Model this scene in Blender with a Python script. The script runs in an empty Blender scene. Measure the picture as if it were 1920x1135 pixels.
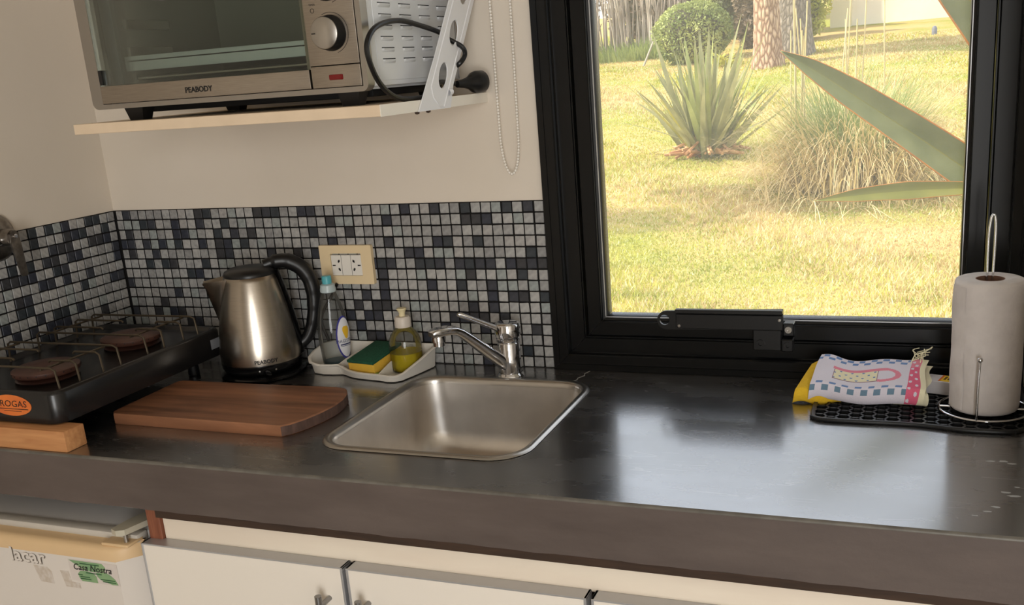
import bpy, bmesh, math, random
import numpy as np
from mathutils import Vector, Matrix
from mathutils.geometry import tessellate_polygon

random.seed(7)
rng = np.random.default_rng(7)
scene = bpy.context.scene
COL = scene.collection
PI = math.pi

# ------------------------------------------------------------------ camera
cam_d = bpy.data.cameras.new('camera')
cam = bpy.data.objects.new('camera', cam_d)
COL.objects.link(cam)
cam_d.sensor_width = 36.0
cam_d.lens = 1895.222 / 1920 * 36.0
cam_d.shift_x = -46.70 / 1920
cam_d.shift_y = 109.04 / 1920
cam_d.clip_start = 0.02
cam_d.clip_end = 400
def _rot(r):
    th = math.sqrt(sum(c * c for c in r))
    return Matrix.Rotation(th, 3, Vector(r))
_R0 = Matrix(((1, 0, 0), (0, 0, -1), (0, 1, 0)))
_W2C = Matrix(((1, 0, 0), (0, -1, 0), (0, 0, -1))) @ (_rot((0.290537, 0.369965, -0.019594)) @ _R0)
cam.matrix_world = Matrix.Translation((1.68833, -1.76780, 0.56170)) @ _W2C.transposed().to_4x4()
scene.camera = cam

# ------------------------------------------------------------------ world, sun, daylight, exposure
world = bpy.data.worlds.new('world')
scene.world = world
world.use_nodes = True
wn = world.node_tree.nodes
wl = world.node_tree.links
bg = wn['Background']
sky = wn.new('ShaderNodeTexSky')
sky.sky_type = 'NISHITA'
sky.sun_disc = False
sky.sun_elevation = math.radians(48)
sky.sun_rotation = math.radians(-105)
sky.air_density = 1.0
sky.dust_density = 3.0
# thin bright haze over the blue
hz = wn.new('ShaderNodeMix'); hz.data_type = 'RGBA'
hz.inputs['Factor'].default_value = 0.6
wl.new(sky.outputs['Color'], hz.inputs[6])
hz.inputs[7].default_value = (5.0, 5.1, 5.3, 1)
wl.new(hz.outputs[2], bg.inputs['Color'])
bg.inputs['Strength'].default_value = 0.49

sun_d = bpy.data.lights.new('sun', 'SUN')
sun = bpy.data.objects.new('sun', sun_d)
COL.objects.link(sun)
sun_d.energy = 7.4
sun_d.color = (1.0, 0.93, 0.80)
sun_d.angle = math.radians(1.0)
sun.rotation_euler = Vector((-0.72, -0.22, 0.82)).to_track_quat('Z', 'Y').to_euler()

def area(name, loc, target, sx, sy, power, color):
    d = bpy.data.lights.new(name, 'AREA')
    d.shape = 'RECTANGLE'
    d.size = sx
    d.size_y = sy
    d.energy = power
    d.color = color
    o = bpy.data.objects.new(name, d)
    COL.objects.link(o)
    o.location = loc
    o.rotation_euler = (Vector(loc) - Vector(target)).to_track_quat('Z', 'Y').to_euler()
    return o
# area lamp standing in for daylight from the added door behind the camera
area('rear_daylight_fill', (2.62, -4.20, 0.25), (2.20, 0, 0.15), 1.2, 2.1, 72, (1.0, 0.985, 0.95))

scene.view_settings.view_transform = 'Standard'
scene.view_settings.look = 'None'
scene.view_settings.exposure = 0.0
scene.view_settings.gamma = 1.0
scene.view_settings.use_curve_mapping = False

# ------------------------------------------------------------------ helpers
ORG = {}
def tag(o, label=None, cat=None, group=None, kind=None):
    if label: o['label'] = label
    if cat: o['category'] = cat
    if group: o['group'] = group
    if kind: o['kind'] = kind
    return o
def thing(name, loc, label=None, cat=None, group=None, kind=None):
    o = bpy.data.objects.new(name, None)
    COL.objects.link(o)
    o.location = loc
    o.empty_display_size = 0.02
    ORG[o] = Vector(loc)
    return tag(o, label, cat, group, kind)
def link(name, me, parent=None, loc=None):
    o = bpy.data.objects.new(name, me)
    COL.objects.link(o)
    if parent is not None:
        o.parent = parent
        ORG[o] = ORG[parent]
    else:
        ORG[o] = Vector((0, 0, 0))
    if loc is not None:
        o.location = loc
    return o

class MB:
    """collects verts and faces in world coordinates"""
    def __init__(s):
        s.v = []; s.f = []; s.m = []
    def add(s, verts, faces, mi=0):
        n = len(s.v)
        s.v.extend([tuple(p) for p in verts])
        s.f.extend([tuple(i + n for i in f) for f in faces])
        s.m.extend([mi] * len(faces))
        return s
    def box(s, x0, x1, y0, y1, z0, z1, mi=0, bev=0.0, seg=2, M=None):
        bm = bmesh.new()
        bmesh.ops.create_cube(bm, size=1)
        for v in bm.verts:
            v.co = Vector(((x0 + x1) / 2 + v.co.x * (x1 - x0), (y0 + y1) / 2 + v.co.y * (y1 - y0), (z0 + z1) / 2 + v.co.z * (z1 - z0)))
        if bev > 0:
            bmesh.ops.bevel(bm, geom=list(bm.edges), offset=bev, segments=seg, profile=0.5, affect='EDGES')
        return s.bm(bm, mi, M)
    def bm(s, bm, mi=0, M=None):
        bm.verts.index_update()
        vs = [v.co.copy() for v in bm.verts]
        if M is not None:
            vs = [M @ v for v in vs]
        s.add(vs, [[v.index for v in f.verts] for f in bm.faces], mi)
        bm.free()
        return s
    def loft(s, rings, closed=True, cap0=False, cap1=False, mi=0):
        n = len(rings[0]); vs = []; fs = []
        for r in rings: vs.extend(r)
        for i in range(len(rings) - 1):
            for j in range(n if closed else n - 1):
                k = (j + 1) % n
                fs.append((i * n + j, i * n + k, (i + 1) * n + k, (i + 1) * n + j))
        if cap0: fs.append(tuple(range(n - 1, -1, -1)))
        if cap1: fs.append(tuple((len(rings) - 1) * n + j for j in range(n)))
        return s.add(vs, fs, mi)
    def lathe(s, prof, c=(0, 0, 0), axis=(0, 0, 1), seg=40, mi=0, cap0=False, cap1=False, sx=1.0, sy=1.0):
        ax = Vector(axis).normalized()
        q = Vector((0, 0, 1)).rotation_difference(ax)
        c = Vector(c)
        rings = []
        for r, z in prof:
            rings.append([c + q @ Vector((r * sx * math.cos(2 * PI * k / seg), r * sy * math.sin(2 * PI * k / seg), z)) for k in range(seg)])
        return s.loft(rings, True, cap0, cap1, mi)
    def cyl(s, p0, p1, r, seg=16, mi=0, r1=None):
        p0 = Vector(p0); p1 = Vector(p1); L = (p1 - p0).length
        return s.lathe([(r, 0), (r if r1 is None else r1, L)], p0, p1 - p0, seg, mi, True, True)
    def tube(s, pts, r, seg=8, mi=0, smooth=0, closed=False, flat=None, up=None):
        P = [Vector(p) for p in pts]
        if smooth: P = catmull(P, smooth, closed)
        n = len(P); rings = []
        prev = None
        for i in range(n):
            if closed: t = P[(i + 1) % n] - P[i - 1]
            else: t = P[min(i + 1, n - 1)] - P[max(i - 1, 0)]
            t.normalize()
            if up is not None:
                a = Vector(up) - t * t.dot(Vector(up)); a.normalize()
            elif prev is None:
                a = t.orthogonal().normalized()
            else:
                a = prev - t * prev.dot(t); a.normalize()
            prev = a
            b = t.cross(a)
            rr = r[i * (len(r) - 1) // max(1, n - 1)] if isinstance(r, (list, tuple)) else r
            ra, rb = (rr, rr) if flat is None else (rr, rr * flat)
            rings.append([P[i] + a * ra * math.cos(2 * PI * k / seg) + b * rb * math.sin(2 * PI * k / seg) for k in range(seg)])
        if closed: rings.append(rings[0])
        return s.loft(rings, True, not closed, not closed, mi)
    def plate(s, outer, holes, f, t0, t1, mi=0):
        """flat plate with holes; f(u, v, t) -> world point"""
        loops = [list(outer)] + [list(h) for h in holes]
        tris = tessellate_polygon([[Vector((p[0], p[1], 0)) for p in L] for L in loops])
        flat = [p for L in loops for p in L]
        n = len(flat)
        vs = [f(p[0], p[1], t0) for p in flat] + [f(p[0], p[1], t1) for p in flat]
        fs = [tuple(t) for t in tris] + [tuple(i + n for i in reversed(t)) for t in tris]
        o = 0
        for L in loops:
            m = len(L)
            for i in range(m):
                j = (i + 1) % m
                fs.append((o + i, o + j, n + o + j, n + o + i))
            o += m
        return s.add(vs, fs, mi)
    def mesh(s, name, mats, org=(0, 0, 0), smooth=35, fix=True):
        me = bpy.data.meshes.new(name)
        o = Vector(org)
        me.from_pydata([(p[0] - o.x, p[1] - o.y, p[2] - o.z) for p in s.v], [], s.f)
        if not isinstance(mats, (list, tuple)): mats = [mats]
        for m in mats: me.materials.append(m)
        if len(mats) > 1: me.polygons.foreach_set('material_index', s.m)
        if fix:
            bm = bmesh.new(); bm.from_mesh(me)
            bmesh.ops.remove_doubles(bm, verts=bm.verts, dist=1e-6)
            bmesh.ops.recalc_face_normals(bm, faces=bm.faces)
            bm.to_mesh(me); bm.free()
        if smooth:
            me.polygons.foreach_set('use_smooth', [True] * len(me.polygons))
            me.set_sharp_from_angle(angle=math.radians(smooth))
        me.update()
        return me
    def obj(s, name, mats, parent=None, smooth=35, fix=True, label=None):
        me = s.mesh(name, mats, ORG[parent] if parent is not None else (0, 0, 0), smooth, fix)
        o = link(name, me, parent)
        if label: o['label'] = label
        return o
    def top(s, name, mats, base, label, cat, group=None, kind=None, smooth=35):
        """a thing that is a single mesh, origin at its base"""
        me = s.mesh(name, mats, base, smooth)
        o = link(name, me)
        o.location = base
        ORG[o] = Vector(base)
        return tag(o, label, cat, group, kind)

def catmull(P, n, closed=False):
    out = []
    m = len(P)
    rngi = range(m if closed else m - 1)
    for i in rngi:
        p1, p2 = P[i], P[(i + 1) % m]
        p0 = P[i - 1] if (closed or i > 0) else p1 + (p1 - p2)
        p3 = P[(i + 2) % m] if (closed or i + 2 < m) else p2 + (p2 - p1)
        for k in range(n):
            t = k / n
            out.append(0.5 * ((2 * p1) + (p2 - p0) * t + (2 * p0 - 5 * p1 + 4 * p2 - p3) * t * t + (3 * p1 - p0 - 3 * p2 + p3) * t ** 3))
    if not closed: out.append(P[-1].copy())
    return out
def rrect(x0, x1, y0, y1, r, n=6):
    """rounded rectangle, counter-clockwise; r is one radius or four (bl, br, tr, tl)"""
    if not isinstance(r, (list, tuple)): r = (r,) * 4
    out = []
    for (cx, cy, a, rr) in ((x0 + r[0], y0 + r[0], PI, r[0]), (x1 - r[1], y0 + r[1], 1.5 * PI, r[1]), (x1 - r[2], y1 - r[2], 0, r[2]), (x0 + r[3], y1 - r[3], 0.5 * PI, r[3])):
        for k in range(n + 1):
            t = a + 0.5 * PI * k / n
            out.append((cx + rr * math.cos(t), cy + rr * math.sin(t)))
    return out
def circ(cx, cy, r, n=16, ry=None, rot=0.0):
    ry = r if ry is None else ry
    out = []
    for k in range(n):
        a = 2 * PI * k / n
        x, y = r * math.cos(a), ry * math.sin(a)
        out.append((cx + x * math.cos(rot) - y * math.sin(rot), cy + x * math.sin(rot) + y * math.cos(rot)))
    return out
def lettering(txt, size, o, r, u, depth=0.0003, shear=0.0, xs=1.0, center=True, bold=0.0):
    """raised print: MB with the letters at o, r to the right, u up"""
    cu = bpy.data.curves.new('t', 'FONT')
    cu.body = txt; cu.size = size; cu.shear = shear; cu.offset = bold * size
    cu.align_x = 'CENTER' if center else 'LEFT'
    cu.resolution_u = 3
    ob = bpy.data.objects.new('t', cu)
    COL.objects.link(ob)
    dg = bpy.context.evaluated_depsgraph_get()
    me = bpy.data.meshes.new_from_object(ob.evaluated_get(dg))
    r = Vector(r).normalized(); u = Vector(u).normalized(); n = r.cross(u); o = Vector(o)
    mb = MB()
    mb.add([o + r * v.co.x * xs + u * v.co.y + n * depth for v in me.vertices], [tuple(p.vertices) for p in me.polygons])
    bpy.data.objects.remove(ob); bpy.data.curves.remove(cu); bpy.data.meshes.remove(me)
    return mb

# ------------------------------------------------------------------ materials
def mat(name, col, rough=0.5, metal=0.0, spec=0.5, col2=None, nscale=8.0, ndetail=4.0, bump=0.0, bscale=60.0, trans=0.0, ior=1.45, stretch=None, coat=0.0, lo=0.35, hi=0.65, aniso=0.0, sheen=0.0, gen=False):
    m = bpy.data.materials.new(name)
    m.use_nodes = True
    nt = m.node_tree; N = nt.nodes; L = nt.links
    b = N['Principled BSDF']
    c4 = (*col, 1)
    b.inputs['Base Color'].default_value = c4
    b.inputs['Roughness'].default_value = rough
    b.inputs['Metallic'].default_value = metal
    b.inputs['Specular IOR Level'].default_value = spec
    b.inputs['Transmission Weight'].default_value = trans
    b.inputs['IOR'].default_value = ior
    b.inputs['Coat Weight'].default_value = coat
    b.inputs['Anisotropic'].default_value = aniso
    b.inputs['Sheen Weight'].default_value = sheen
    if col2 is not None or bump:
        tc = N.new('ShaderNodeTexCoord')
        mp = N.new('ShaderNodeMapping')
        L.new(tc.outputs['Generated' if gen else 'Object'], mp.inputs['Vector'])
        if stretch: mp.inputs['Scale'].default_value = stretch
    if col2 is not None:
        nz = N.new('ShaderNodeTexNoise')
        nz.inputs['Scale'].default_value = nscale
        nz.inputs['Detail'].default_value = ndetail
        L.new(mp.outputs['Vector'], nz.inputs['Vector'])
        cr = N.new('ShaderNodeValToRGB')
        cr.color_ramp.elements[0].position = lo
        cr.color_ramp.elements[1].position = hi
        cr.color_ramp.elements[0].color = c4
        cr.color_ramp.elements[1].color = (*col2, 1)
        L.new(nz.outputs['Fac'], cr.inputs['Fac'])
        L.new(cr.outputs['Color'], b.inputs['Base Color'])
    if bump:
        nb = N.new('ShaderNodeTexNoise')
        nb.inputs['Scale'].default_value = bscale
        nb.inputs['Detail'].default_value = 4
        L.new(mp.outputs['Vector'], nb.inputs['Vector'])
        bp = N.new('ShaderNodeBump')
        bp.inputs['Strength'].default_value = bump
        bp.inputs['Distance'].default_value = 0.002
        L.new(nb.outputs['Fac'], bp.inputs['Height'])
        L.new(bp.outputs['Normal'], b.inputs['Normal'])
    return m
def srgb(r, g, b):
    return tuple(((c / 255) / 12.92 if c / 255 <= 0.04045 else ((c / 255 + 0.055) / 1.055) ** 2.4) for c in (r, g, b))

M = {}
M['plaster'] = mat('plaster', srgb(218, 207, 192), 0.75, col2=srgb(224, 213, 199), nscale=3, bump=0.12, bscale=30)
M['plaster_room'] = mat('plaster_room', srgb(222, 216, 206), 0.8)
M['floor'] = mat('floor', srgb(126, 114, 102), 0.4, col2=srgb(108, 98, 88), nscale=5)
M['grout'] = mat('grout', srgb(12, 10, 10), 0.95, bump=0.3, bscale=200)
LIGHT = [mat('tile_light_%d' % i, srgb(*c), 0.45, col2=srgb(*d), nscale=120, ndetail=6, bump=0.25, bscale=260, lo=0.3, hi=0.6) for i, (c, d) in enumerate([
    ((128, 128, 127), (157, 156, 154)), ((138, 138, 137), (168, 167, 165)), ((124, 130, 128), (153, 158, 156)), ((140, 138, 136), (168, 165, 162)), ((118, 117, 117), (147, 146, 145)), ((147, 146, 144), (174, 172, 169))])]
DARK = [mat('tile_dark_%d' % i, srgb(*c), 0.35, col2=srgb(*d), nscale=90, ndetail=5, bump=0.15, bscale=240) for i, (c, d) in enumerate([
    ((48, 50, 57), (62, 64, 71)), ((43, 46, 56), (56, 59, 69)), ((50, 50, 53), (64, 64, 67)), ((45, 50, 55), (58, 63, 68))])]
M['frame'] = mat('frame_black', srgb(9, 10, 11), 0.28, spec=0.35)
M['frame_edge'] = mat('frame_bead', srgb(40, 36, 34), 0.25)
M['gasket'] = mat('gasket', srgb(8, 8, 8), 0.7)
M['steel'] = mat('steel', srgb(182, 178, 172), 0.3, metal=1.0)
M['brushed'] = mat('brushed_steel', srgb(158, 150, 140), 0.34, metal=1.0, col2=srgb(172, 163, 152), nscale=30, stretch=(1, 1, 40))
M['sink_steel'] = mat('sink_steel', srgb(222, 217, 211), 0.33, metal=1.0, col2=srgb(208, 203, 197), nscale=14, bump=0.02, bscale=90)
M['chrome'] = mat('chrome', srgb(215, 215, 217), 0.08, metal=1.0)
M['kettle_steel'] = mat('kettle_steel', srgb(176, 167, 155), 0.27, metal=1.0, col2=srgb(166, 158, 147), nscale=40, stretch=(1, 1, 30))
M['black_plastic'] = mat('black_plastic', srgb(20, 20, 21), 0.35)
M['black_gloss'] = mat('black_gloss', srgb(12, 12, 13), 0.18)
M['black_matte'] = mat('black_matte', srgb(14, 14, 15), 0.6)
M['rubber'] = mat('rubber', srgb(20, 21, 23), 0.38, bump=0.1, bscale=300)
M['white_plastic'] = mat('white_plastic', srgb(226, 221, 212), 0.35)
M['bead'] = mat('bead_white', srgb(244, 238, 228), 0.4)
M['white_paint'] = mat('white_paint', srgb(232, 232, 234), 0.4)
M['laminate'] = mat('laminate', srgb(236, 228, 216), 0.4)
M['rail'] = mat('rail_board', srgb(236, 224, 206), 0.45, col2=srgb(230, 216, 198), nscale=5, stretch=(1, 1, 6))
M['alu'] = mat('aluminium', srgb(190, 190, 192), 0.35, metal=0.55)
M['shelf'] = mat('shelf_board', srgb(228, 206, 178), 0.5, col2=srgb(222, 200, 172), nscale=20)
M['shelf_end'] = mat('shelf_end', srgb(240, 234, 222), 0.5)
M['cream'] = mat('cream_plastic', srgb(226, 204, 165), 0.4)
M['ivory'] = mat('ivory_plastic', srgb(222, 190, 146), 0.45)
M['fridge'] = mat('fridge_enamel', srgb(222, 214, 205), 0.35, bump=0.04, bscale=400)
M['fridge_side'] = mat('fridge_side', srgb(198, 194, 190), 0.5)
M['fridge_grey'] = mat('fridge_grey', srgb(196, 190, 180), 0.5)
M['hinge'] = mat('hinge_cover', srgb(190, 184, 166), 0.45)
M['red'] = mat('red_lens', srgb(112, 18, 18), 0.2)
M['print'] = mat('print_black', srgb(24, 22, 22), 0.5)
M['print_grey'] = mat('print_grey', srgb(60, 54, 50), 0.5)

# concrete worktop: waxed top with scratches, raw front
def concrete(name, c0, c1, rough0, rough1, scratch):
    m = bpy.data.materials.new(name); m.use_nodes = True
    N = m.node_tree.nodes; L = m.node_tree.links; b = N['Principled BSDF']
    tc = N.new('ShaderNodeTexCoord')
    n1 = N.new('ShaderNodeTexNoise'); n1.inputs['Scale'].default_value = 9; n1.inputs['Detail'].default_value = 9; n1.inputs['Roughness'].default_value = 0.62
    mp0 = N.new('ShaderNodeMapping'); mp0.inputs['Scale'].default_value = (0.5, 1.3, 2.2)
    L.new(tc.outputs['Object'], mp0.inputs['Vector']); L.new(mp0.outputs['Vector'], n1.inputs['Vector'])
    cr = N.new('ShaderNodeValToRGB'); cr.color_ramp.elements[0].position = 0.32; cr.color_ramp.elements[1].position = 0.7
    cr.color_ramp.elements[0].color = (*c0, 1); cr.color_ramp.elements[1].color = (*c1, 1)
    L.new(n1.outputs['Fac'], cr.inputs['Fac'])
    col = cr.outputs['Color']
    rr = N.new('ShaderNodeMapRange'); rr.inputs['From Min'].default_value = 0.3; rr.inputs['From Max'].default_value = 0.7
    rr.inputs['To Min'].default_value = rough0; rr.inputs['To Max'].default_value = rough1
    L.new(n1.outputs['Fac'], rr.inputs['Value'])
    L.new(rr.outputs['Result'], b.inputs['Roughness'])
    nb = N.new('ShaderNodeTexNoise'); nb.inputs['Scale'].default_value = 55; nb.inputs['Detail'].default_value = 7; nb.inputs['Roughness'].default_value = 0.6
    L.new(tc.outputs['Object'], nb.inputs['Vector'])
    bp = N.new('ShaderNodeBump'); bp.inputs['Strength'].default_value = 0.10 if scratch else 0.35; bp.inputs['Distance'].default_value = 0.0012
    L.new(nb.outputs['Fac'], bp.inputs['Height']); L.new(bp.outputs['Normal'], b.inputs['Normal'])
    if scratch:
        prev = None
        for ang, sc, th in ((0.5, 26, 0.012), (-0.7, 31, 0.010), (1.2, 23, 0.010), (0.05, 37, 0.008)):
            mp = N.new('ShaderNodeMapping'); mp.inputs['Rotation'].default_value = (0, 0, ang); mp.inputs['Scale'].default_value = (0.07, 1, 1)
            L.new(tc.outputs['Object'], mp.inputs['Vector'])
            w = N.new('ShaderNodeTexNoise'); w.inputs['Scale'].default_value = sc; w.inputs['Detail'].default_value = 0.0; w.inputs['Distortion'].default_value = 0.0
            L.new(mp.outputs['Vector'], w.inputs['Vector'])
            s1 = N.new('ShaderNodeMath'); s1.operation = 'SUBTRACT'; s1.inputs[1].default_value = 0.5
            L.new(w.outputs['Fac'], s1.inputs[0])
            s2 = N.new('ShaderNodeMath'); s2.operation = 'ABSOLUTE'; L.new(s1.outputs[0], s2.inputs[0])
            s3 = N.new('ShaderNodeMath'); s3.operation = 'LESS_THAN'; s3.inputs[1].default_value = th * 0.45
            L.new(s2.outputs[0], s3.inputs[0])
            g = N.new('ShaderNodeTexNoise'); g.inputs['Scale'].default_value = 7 + sc * 0.3; g.inputs['Detail'].default_value = 2
            L.new(tc.outputs['Object'], g.inputs['Vector'])
            s4 = N.new('ShaderNodeMath'); s4.operation = 'GREATER_THAN'; s4.inputs[1].default_value = 0.60; L.new(g.outputs['Fac'], s4.inputs[0])
            s5 = N.new('ShaderNodeMath'); s5.operation = 'MULTIPLY'; L.new(s3.outputs[0], s5.inputs[0]); L.new(s4.outputs[0], s5.inputs[1])
            if prev is None: prev = s5
            else:
                mx = N.new('ShaderNodeMath'); mx.operation = 'MAXIMUM'; L.new(prev.outputs[0], mx.inputs[0]); L.new(s5.outputs[0], mx.inputs[1]); prev = mx
        fac = N.new('ShaderNodeMath'); fac.operation = 'MULTIPLY'; fac.inputs[1].default_value = 0.35; L.new(prev.outputs[0], fac.inputs[0])
        mix = N.new('ShaderNodeMix'); mix.data_type = 'RGBA'
        L.new(fac.outputs[0], mix.inputs['Factor']); L.new(col, mix.inputs[6]); mix.inputs[7].default_value = (*srgb(150, 150, 150), 1)
        col = mix.outputs[2]
    L.new(col, b.inputs['Base Color'])
    if scratch:
        b.inputs['IOR'].default_value = 2.5; b.inputs['Coat IOR'].default_value = 1.8; b.inputs['Coat Weight'].default_value = 1.0; b.inputs['Coat Roughness'].default_value = 0.16
    return m
M['concrete_top'] = concrete('concrete_top', srgb(34, 32, 31), srgb(58, 55, 53), 0.20, 0.36, True)
M['concrete_front'] = concrete('concrete_front', srgb(80, 69, 64), srgb(98, 86, 80), 0.55, 0.7, False)
M['concrete_edge'] = mat('concrete_edge', srgb(112, 108, 100), 0.4, col2=srgb(92, 88, 82), nscale=30)

def wood(name, c0, c1, scale, rot=(0, 0, 0), rough=0.5, stretch=(1, 9, 9), bump=0.08):
    m = bpy.data.materials.new(name); m.use_nodes = True
    N = m.node_tree.nodes; L = m.node_tree.links; b = N['Principled BSDF']
    tc = N.new('ShaderNodeTexCoord'); mp = N.new('ShaderNodeMapping')
    mp.inputs['Rotation'].default_value = rot; mp.inputs['Scale'].default_value = stretch
    L.new(tc.outputs['Object'], mp.inputs['Vector'])
    n = N.new('ShaderNodeTexNoise'); n.inputs['Scale'].default_value = scale; n.inputs['Detail'].default_value = 6; n.inputs['Distortion'].default_value = 0.7
    L.new(mp.outputs['Vector'], n.inputs['Vector'])
    w = N.new('ShaderNodeTexWave'); w.inputs['Scale'].default_value = scale * 0.35; w.inputs['Distortion'].default_value = 5; w.inputs['Detail'].default_value = 3
    w.bands_direction = 'Y'
    L.new(mp.outputs['Vector'], w.inputs['Vector'])
    a = N.new('ShaderNodeMix'); a.inputs['Factor'].default_value = 0.10
    L.new(n.outputs['Fac'], a.inputs[2]); L.new(w.outputs['Fac'], a.inputs[3])
    cr = N.new('ShaderNodeValToRGB'); cr.color_ramp.elements[0].position = 0.25; cr.color_ramp.elements[1].position = 0.75
    cr.color_ramp.elements[0].color = (*c0, 1); cr.color_ramp.elements[1].color = (*c1, 1)
    L.new(a.outputs[0], cr.inputs['Fac']); L.new(cr.outputs['Color'], b.inputs['Base Color'])
    b.inputs['Roughness'].default_value = rough
    bp = N.new('ShaderNodeBump'); bp.inputs['Strength'].default_value = bump; bp.inputs['Distance'].default_value = 0.001
    L.new(a.outputs[0], bp.inputs['Height']); L.new(bp.outputs['Normal'], b.inputs['Normal'])
    return m
M['board_wood'] = wood('board_wood', srgb(88, 56, 38), srgb(164, 112, 80), 5, rough=0.5, stretch=(0.8, 6, 6), bump=0.03)
M['block_wood'] = wood('block_wood', srgb(176, 118, 72), srgb(206, 150, 98), 10, rough=0.65)
M['batten_wood'] = wood('batten_wood', srgb(48, 34, 24), srgb(70, 50, 36), 12, rough=0.8)
M['post_wood'] = wood('post_wood', srgb(112, 62, 42), srgb(150, 92, 66), 14, rough=0.6, stretch=(9, 9, 1))

def pane_mat(name, tint=(1, 1, 1), refl=0.5, veil=0.0):
    m = bpy.data.materials.new(name); m.use_nodes = True
    N = m.node_tree.nodes; L = m.node_tree.links
    N.remove(N['Principled BSDF'])
    out = N['Material Output']
    tr = N.new('ShaderNodeBsdfTransparent'); tr.inputs['Color'].default_value = (*tint, 1)
    gl = N.new('ShaderNodeBsdfGlossy'); gl.inputs['Roughness'].default_value = 0.02
    fr = N.new('ShaderNodeFresnel'); fr.inputs['IOR'].default_value = 1.5
    mu = N.new('ShaderNodeMath'); mu.operation = 'MULTIPLY'; mu.inputs[1].default_value = refl
    L.new(fr.outputs[0], mu.inputs[0])
    mx = N.new('ShaderNodeMixShader')
    L.new(mu.outputs[0], mx.inputs[0]); L.new(tr.outputs[0], mx.inputs[1]); L.new(gl.outputs[0], mx.inputs[2])
    last = mx
    if veil:
        df = N.new('ShaderNodeBsdfTranslucent'); df.inputs['Color'].default_value = (0.9, 0.88, 0.82, 1)
        m2 = N.new('ShaderNodeMixShader'); m2.inputs[0].default_value = veil
        L.new(mx.outputs[0], m2.inputs[1]); L.new(df.outputs[0], m2.inputs[2]); last = m2
    L.new(last.outputs[0], out.inputs['Surface'])
    return m
M['pane'] = pane_mat('window_pane', (0.99, 0.99, 0.98), 0.45, 0.08)  # translucent veil imitating haze and glare on slightly dusty glass
M['oven_glass'] = pane_mat('oven_glass', (0.80, 0.84, 0.81), 0.7)
M['clear_plastic'] = pane_mat('clear_plastic', (0.86, 0.88, 0.88), 0.9, 0.08)
M['blue_liquid'] = mat('blue_liquid', srgb(96, 128, 140), 0.1, trans=0.7, ior=1.2)
M['soap_liquid'] = mat('soap_liquid', srgb(214, 190, 44), 0.15, trans=0.25, ior=1.15)

# ------------------------------------------------------------------ the room
XL = -0.015          # plaster of the left wall
XR = 1.842           # short wall at the right end of the worktop
YB = 0.004           # plaster of the back wall
ZF, ZC = -0.90, 1.70
WX0, WX1, WZ0, WZ1 = 1.0155, 1.838, 0.0, 1.25       # window opening

def struct(name, mb, m, label, cat):
    o = mb.obj(name, m)
    return tag(o, label, cat, kind='structure')
struct('floor', MB().box(XL - 0.15, 3.8, -4.4, 0.16, ZF - 0.1, ZF), M['floor'], 'brown floor of the kitchen under the cabinets', 'floor')
struct('ceiling', MB().box(XL - 0.15, 3.8, -4.4, 0.16, ZC, ZC + 0.12), M['plaster_room'], 'plain pale ceiling above the kitchen', 'ceiling')
wb = MB()
wb.box(XL - 0.15, WX0, YB, 0.16, ZF, ZC)
wb.box(WX0, WX1, YB, 0.16, ZF, WZ0 - 0.001)
wb.box(WX0, WX1, YB, 0.16, WZ1, ZC)
wb.box(WX1, 3.8, YB, 0.16, ZF, ZC)
wall_back = struct('wall_back', wb, M['plaster'], 'beige plaster wall behind the worktop with a band of mosaic tiles', 'wall')
wall_left = struct('wall_left', MB().box(XL - 0.15, XL, -4.4, YB, ZF, ZC), M['plaster'], 'beige plaster wall beside the gas stove with mosaic tiles', 'wall')
struct('wall_right', MB().box(XR, XR + 0.12, -0.62, YB, ZF, ZC), M['plaster_room'], 'pale wall end beside the paper towel roll', 'wall')
struct('wall_far_right', MB().box(3.65, 3.8, -4.4, YB, ZF, ZC), M['plaster_room'], 'pale side wall of the room to the right', 'wall')
wf = MB()
wf.box(XL, 1.98, -4.4, -4.25, ZF, ZC); wf.box(3.26, 3.65, -4.4, -4.25, ZF, ZC); wf.box(1.98, 3.26, -4.4, -4.25, 1.35, ZC)
struct('wall_front', wf, M['plaster_room'], 'pale wall behind the viewer with an opening for the added door', 'wall')
d2 = thing('door_1', (2.62, -4.3, ZF), 'glazed door added behind the viewer to let in daylight', 'door', kind='structure')  # unseen door, put in as the source of the room's daylight
mb = MB()
for x in (1.98, 2.60, 3.22): mb.box(x, x + 0.04, -4.36, -4.30, ZF, 1.35)
mb.box(1.98, 3.26, -4.36, -4.30, 1.31, 1.35); mb.box(1.98, 3.26, -4.36, -4.30, ZF, ZF + 0.06)
mb.obj('door_frame', M['frame'], d2)

# ------------------------------------------------------------------ mosaic
P = 0.0218
BACK = [
 "01000000001100000111001100000000010010010001010",
 "00011001001001000000000001000001000000011100000",
 "01000001100010101000000100010000000000000000000",
 "11010101001011010000000001000001000011001000000",
 "01001000000011000010010100000000011000000000010",
 "00010110001000000010000000000111001110111101111",
 "00000000110000000000000000000010000000010000100",
 "10000000001100000000000000000010000100100100000",
 "00000010001100000000000000001010000000000101101",
 "00001000000100000000000000010110000000010100000",
 "10010110000100000000000000101100000001111010000",
 "00000001100000000000000000010000000010001000010",
 "00000000000000000000000000001100001000000000000",
 "00000000000000000000000000001110000000000000100",
 "00000000000000000000000000000000000000001000000"]
LEFT = [
 "00110010101000100010", "01001110001001001010", "01110011100010010010", "10000110110101010000", "10000001100111101001",
 "00001001011000001010", "11000100000011001100", "00000000000011000011", "00000010110100010100", "00010000111010100100",
 "00000001001100010010", "01000000100010000100", "00010000000100100010", "00000100010000010000", "00000000100000001000"]
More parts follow.
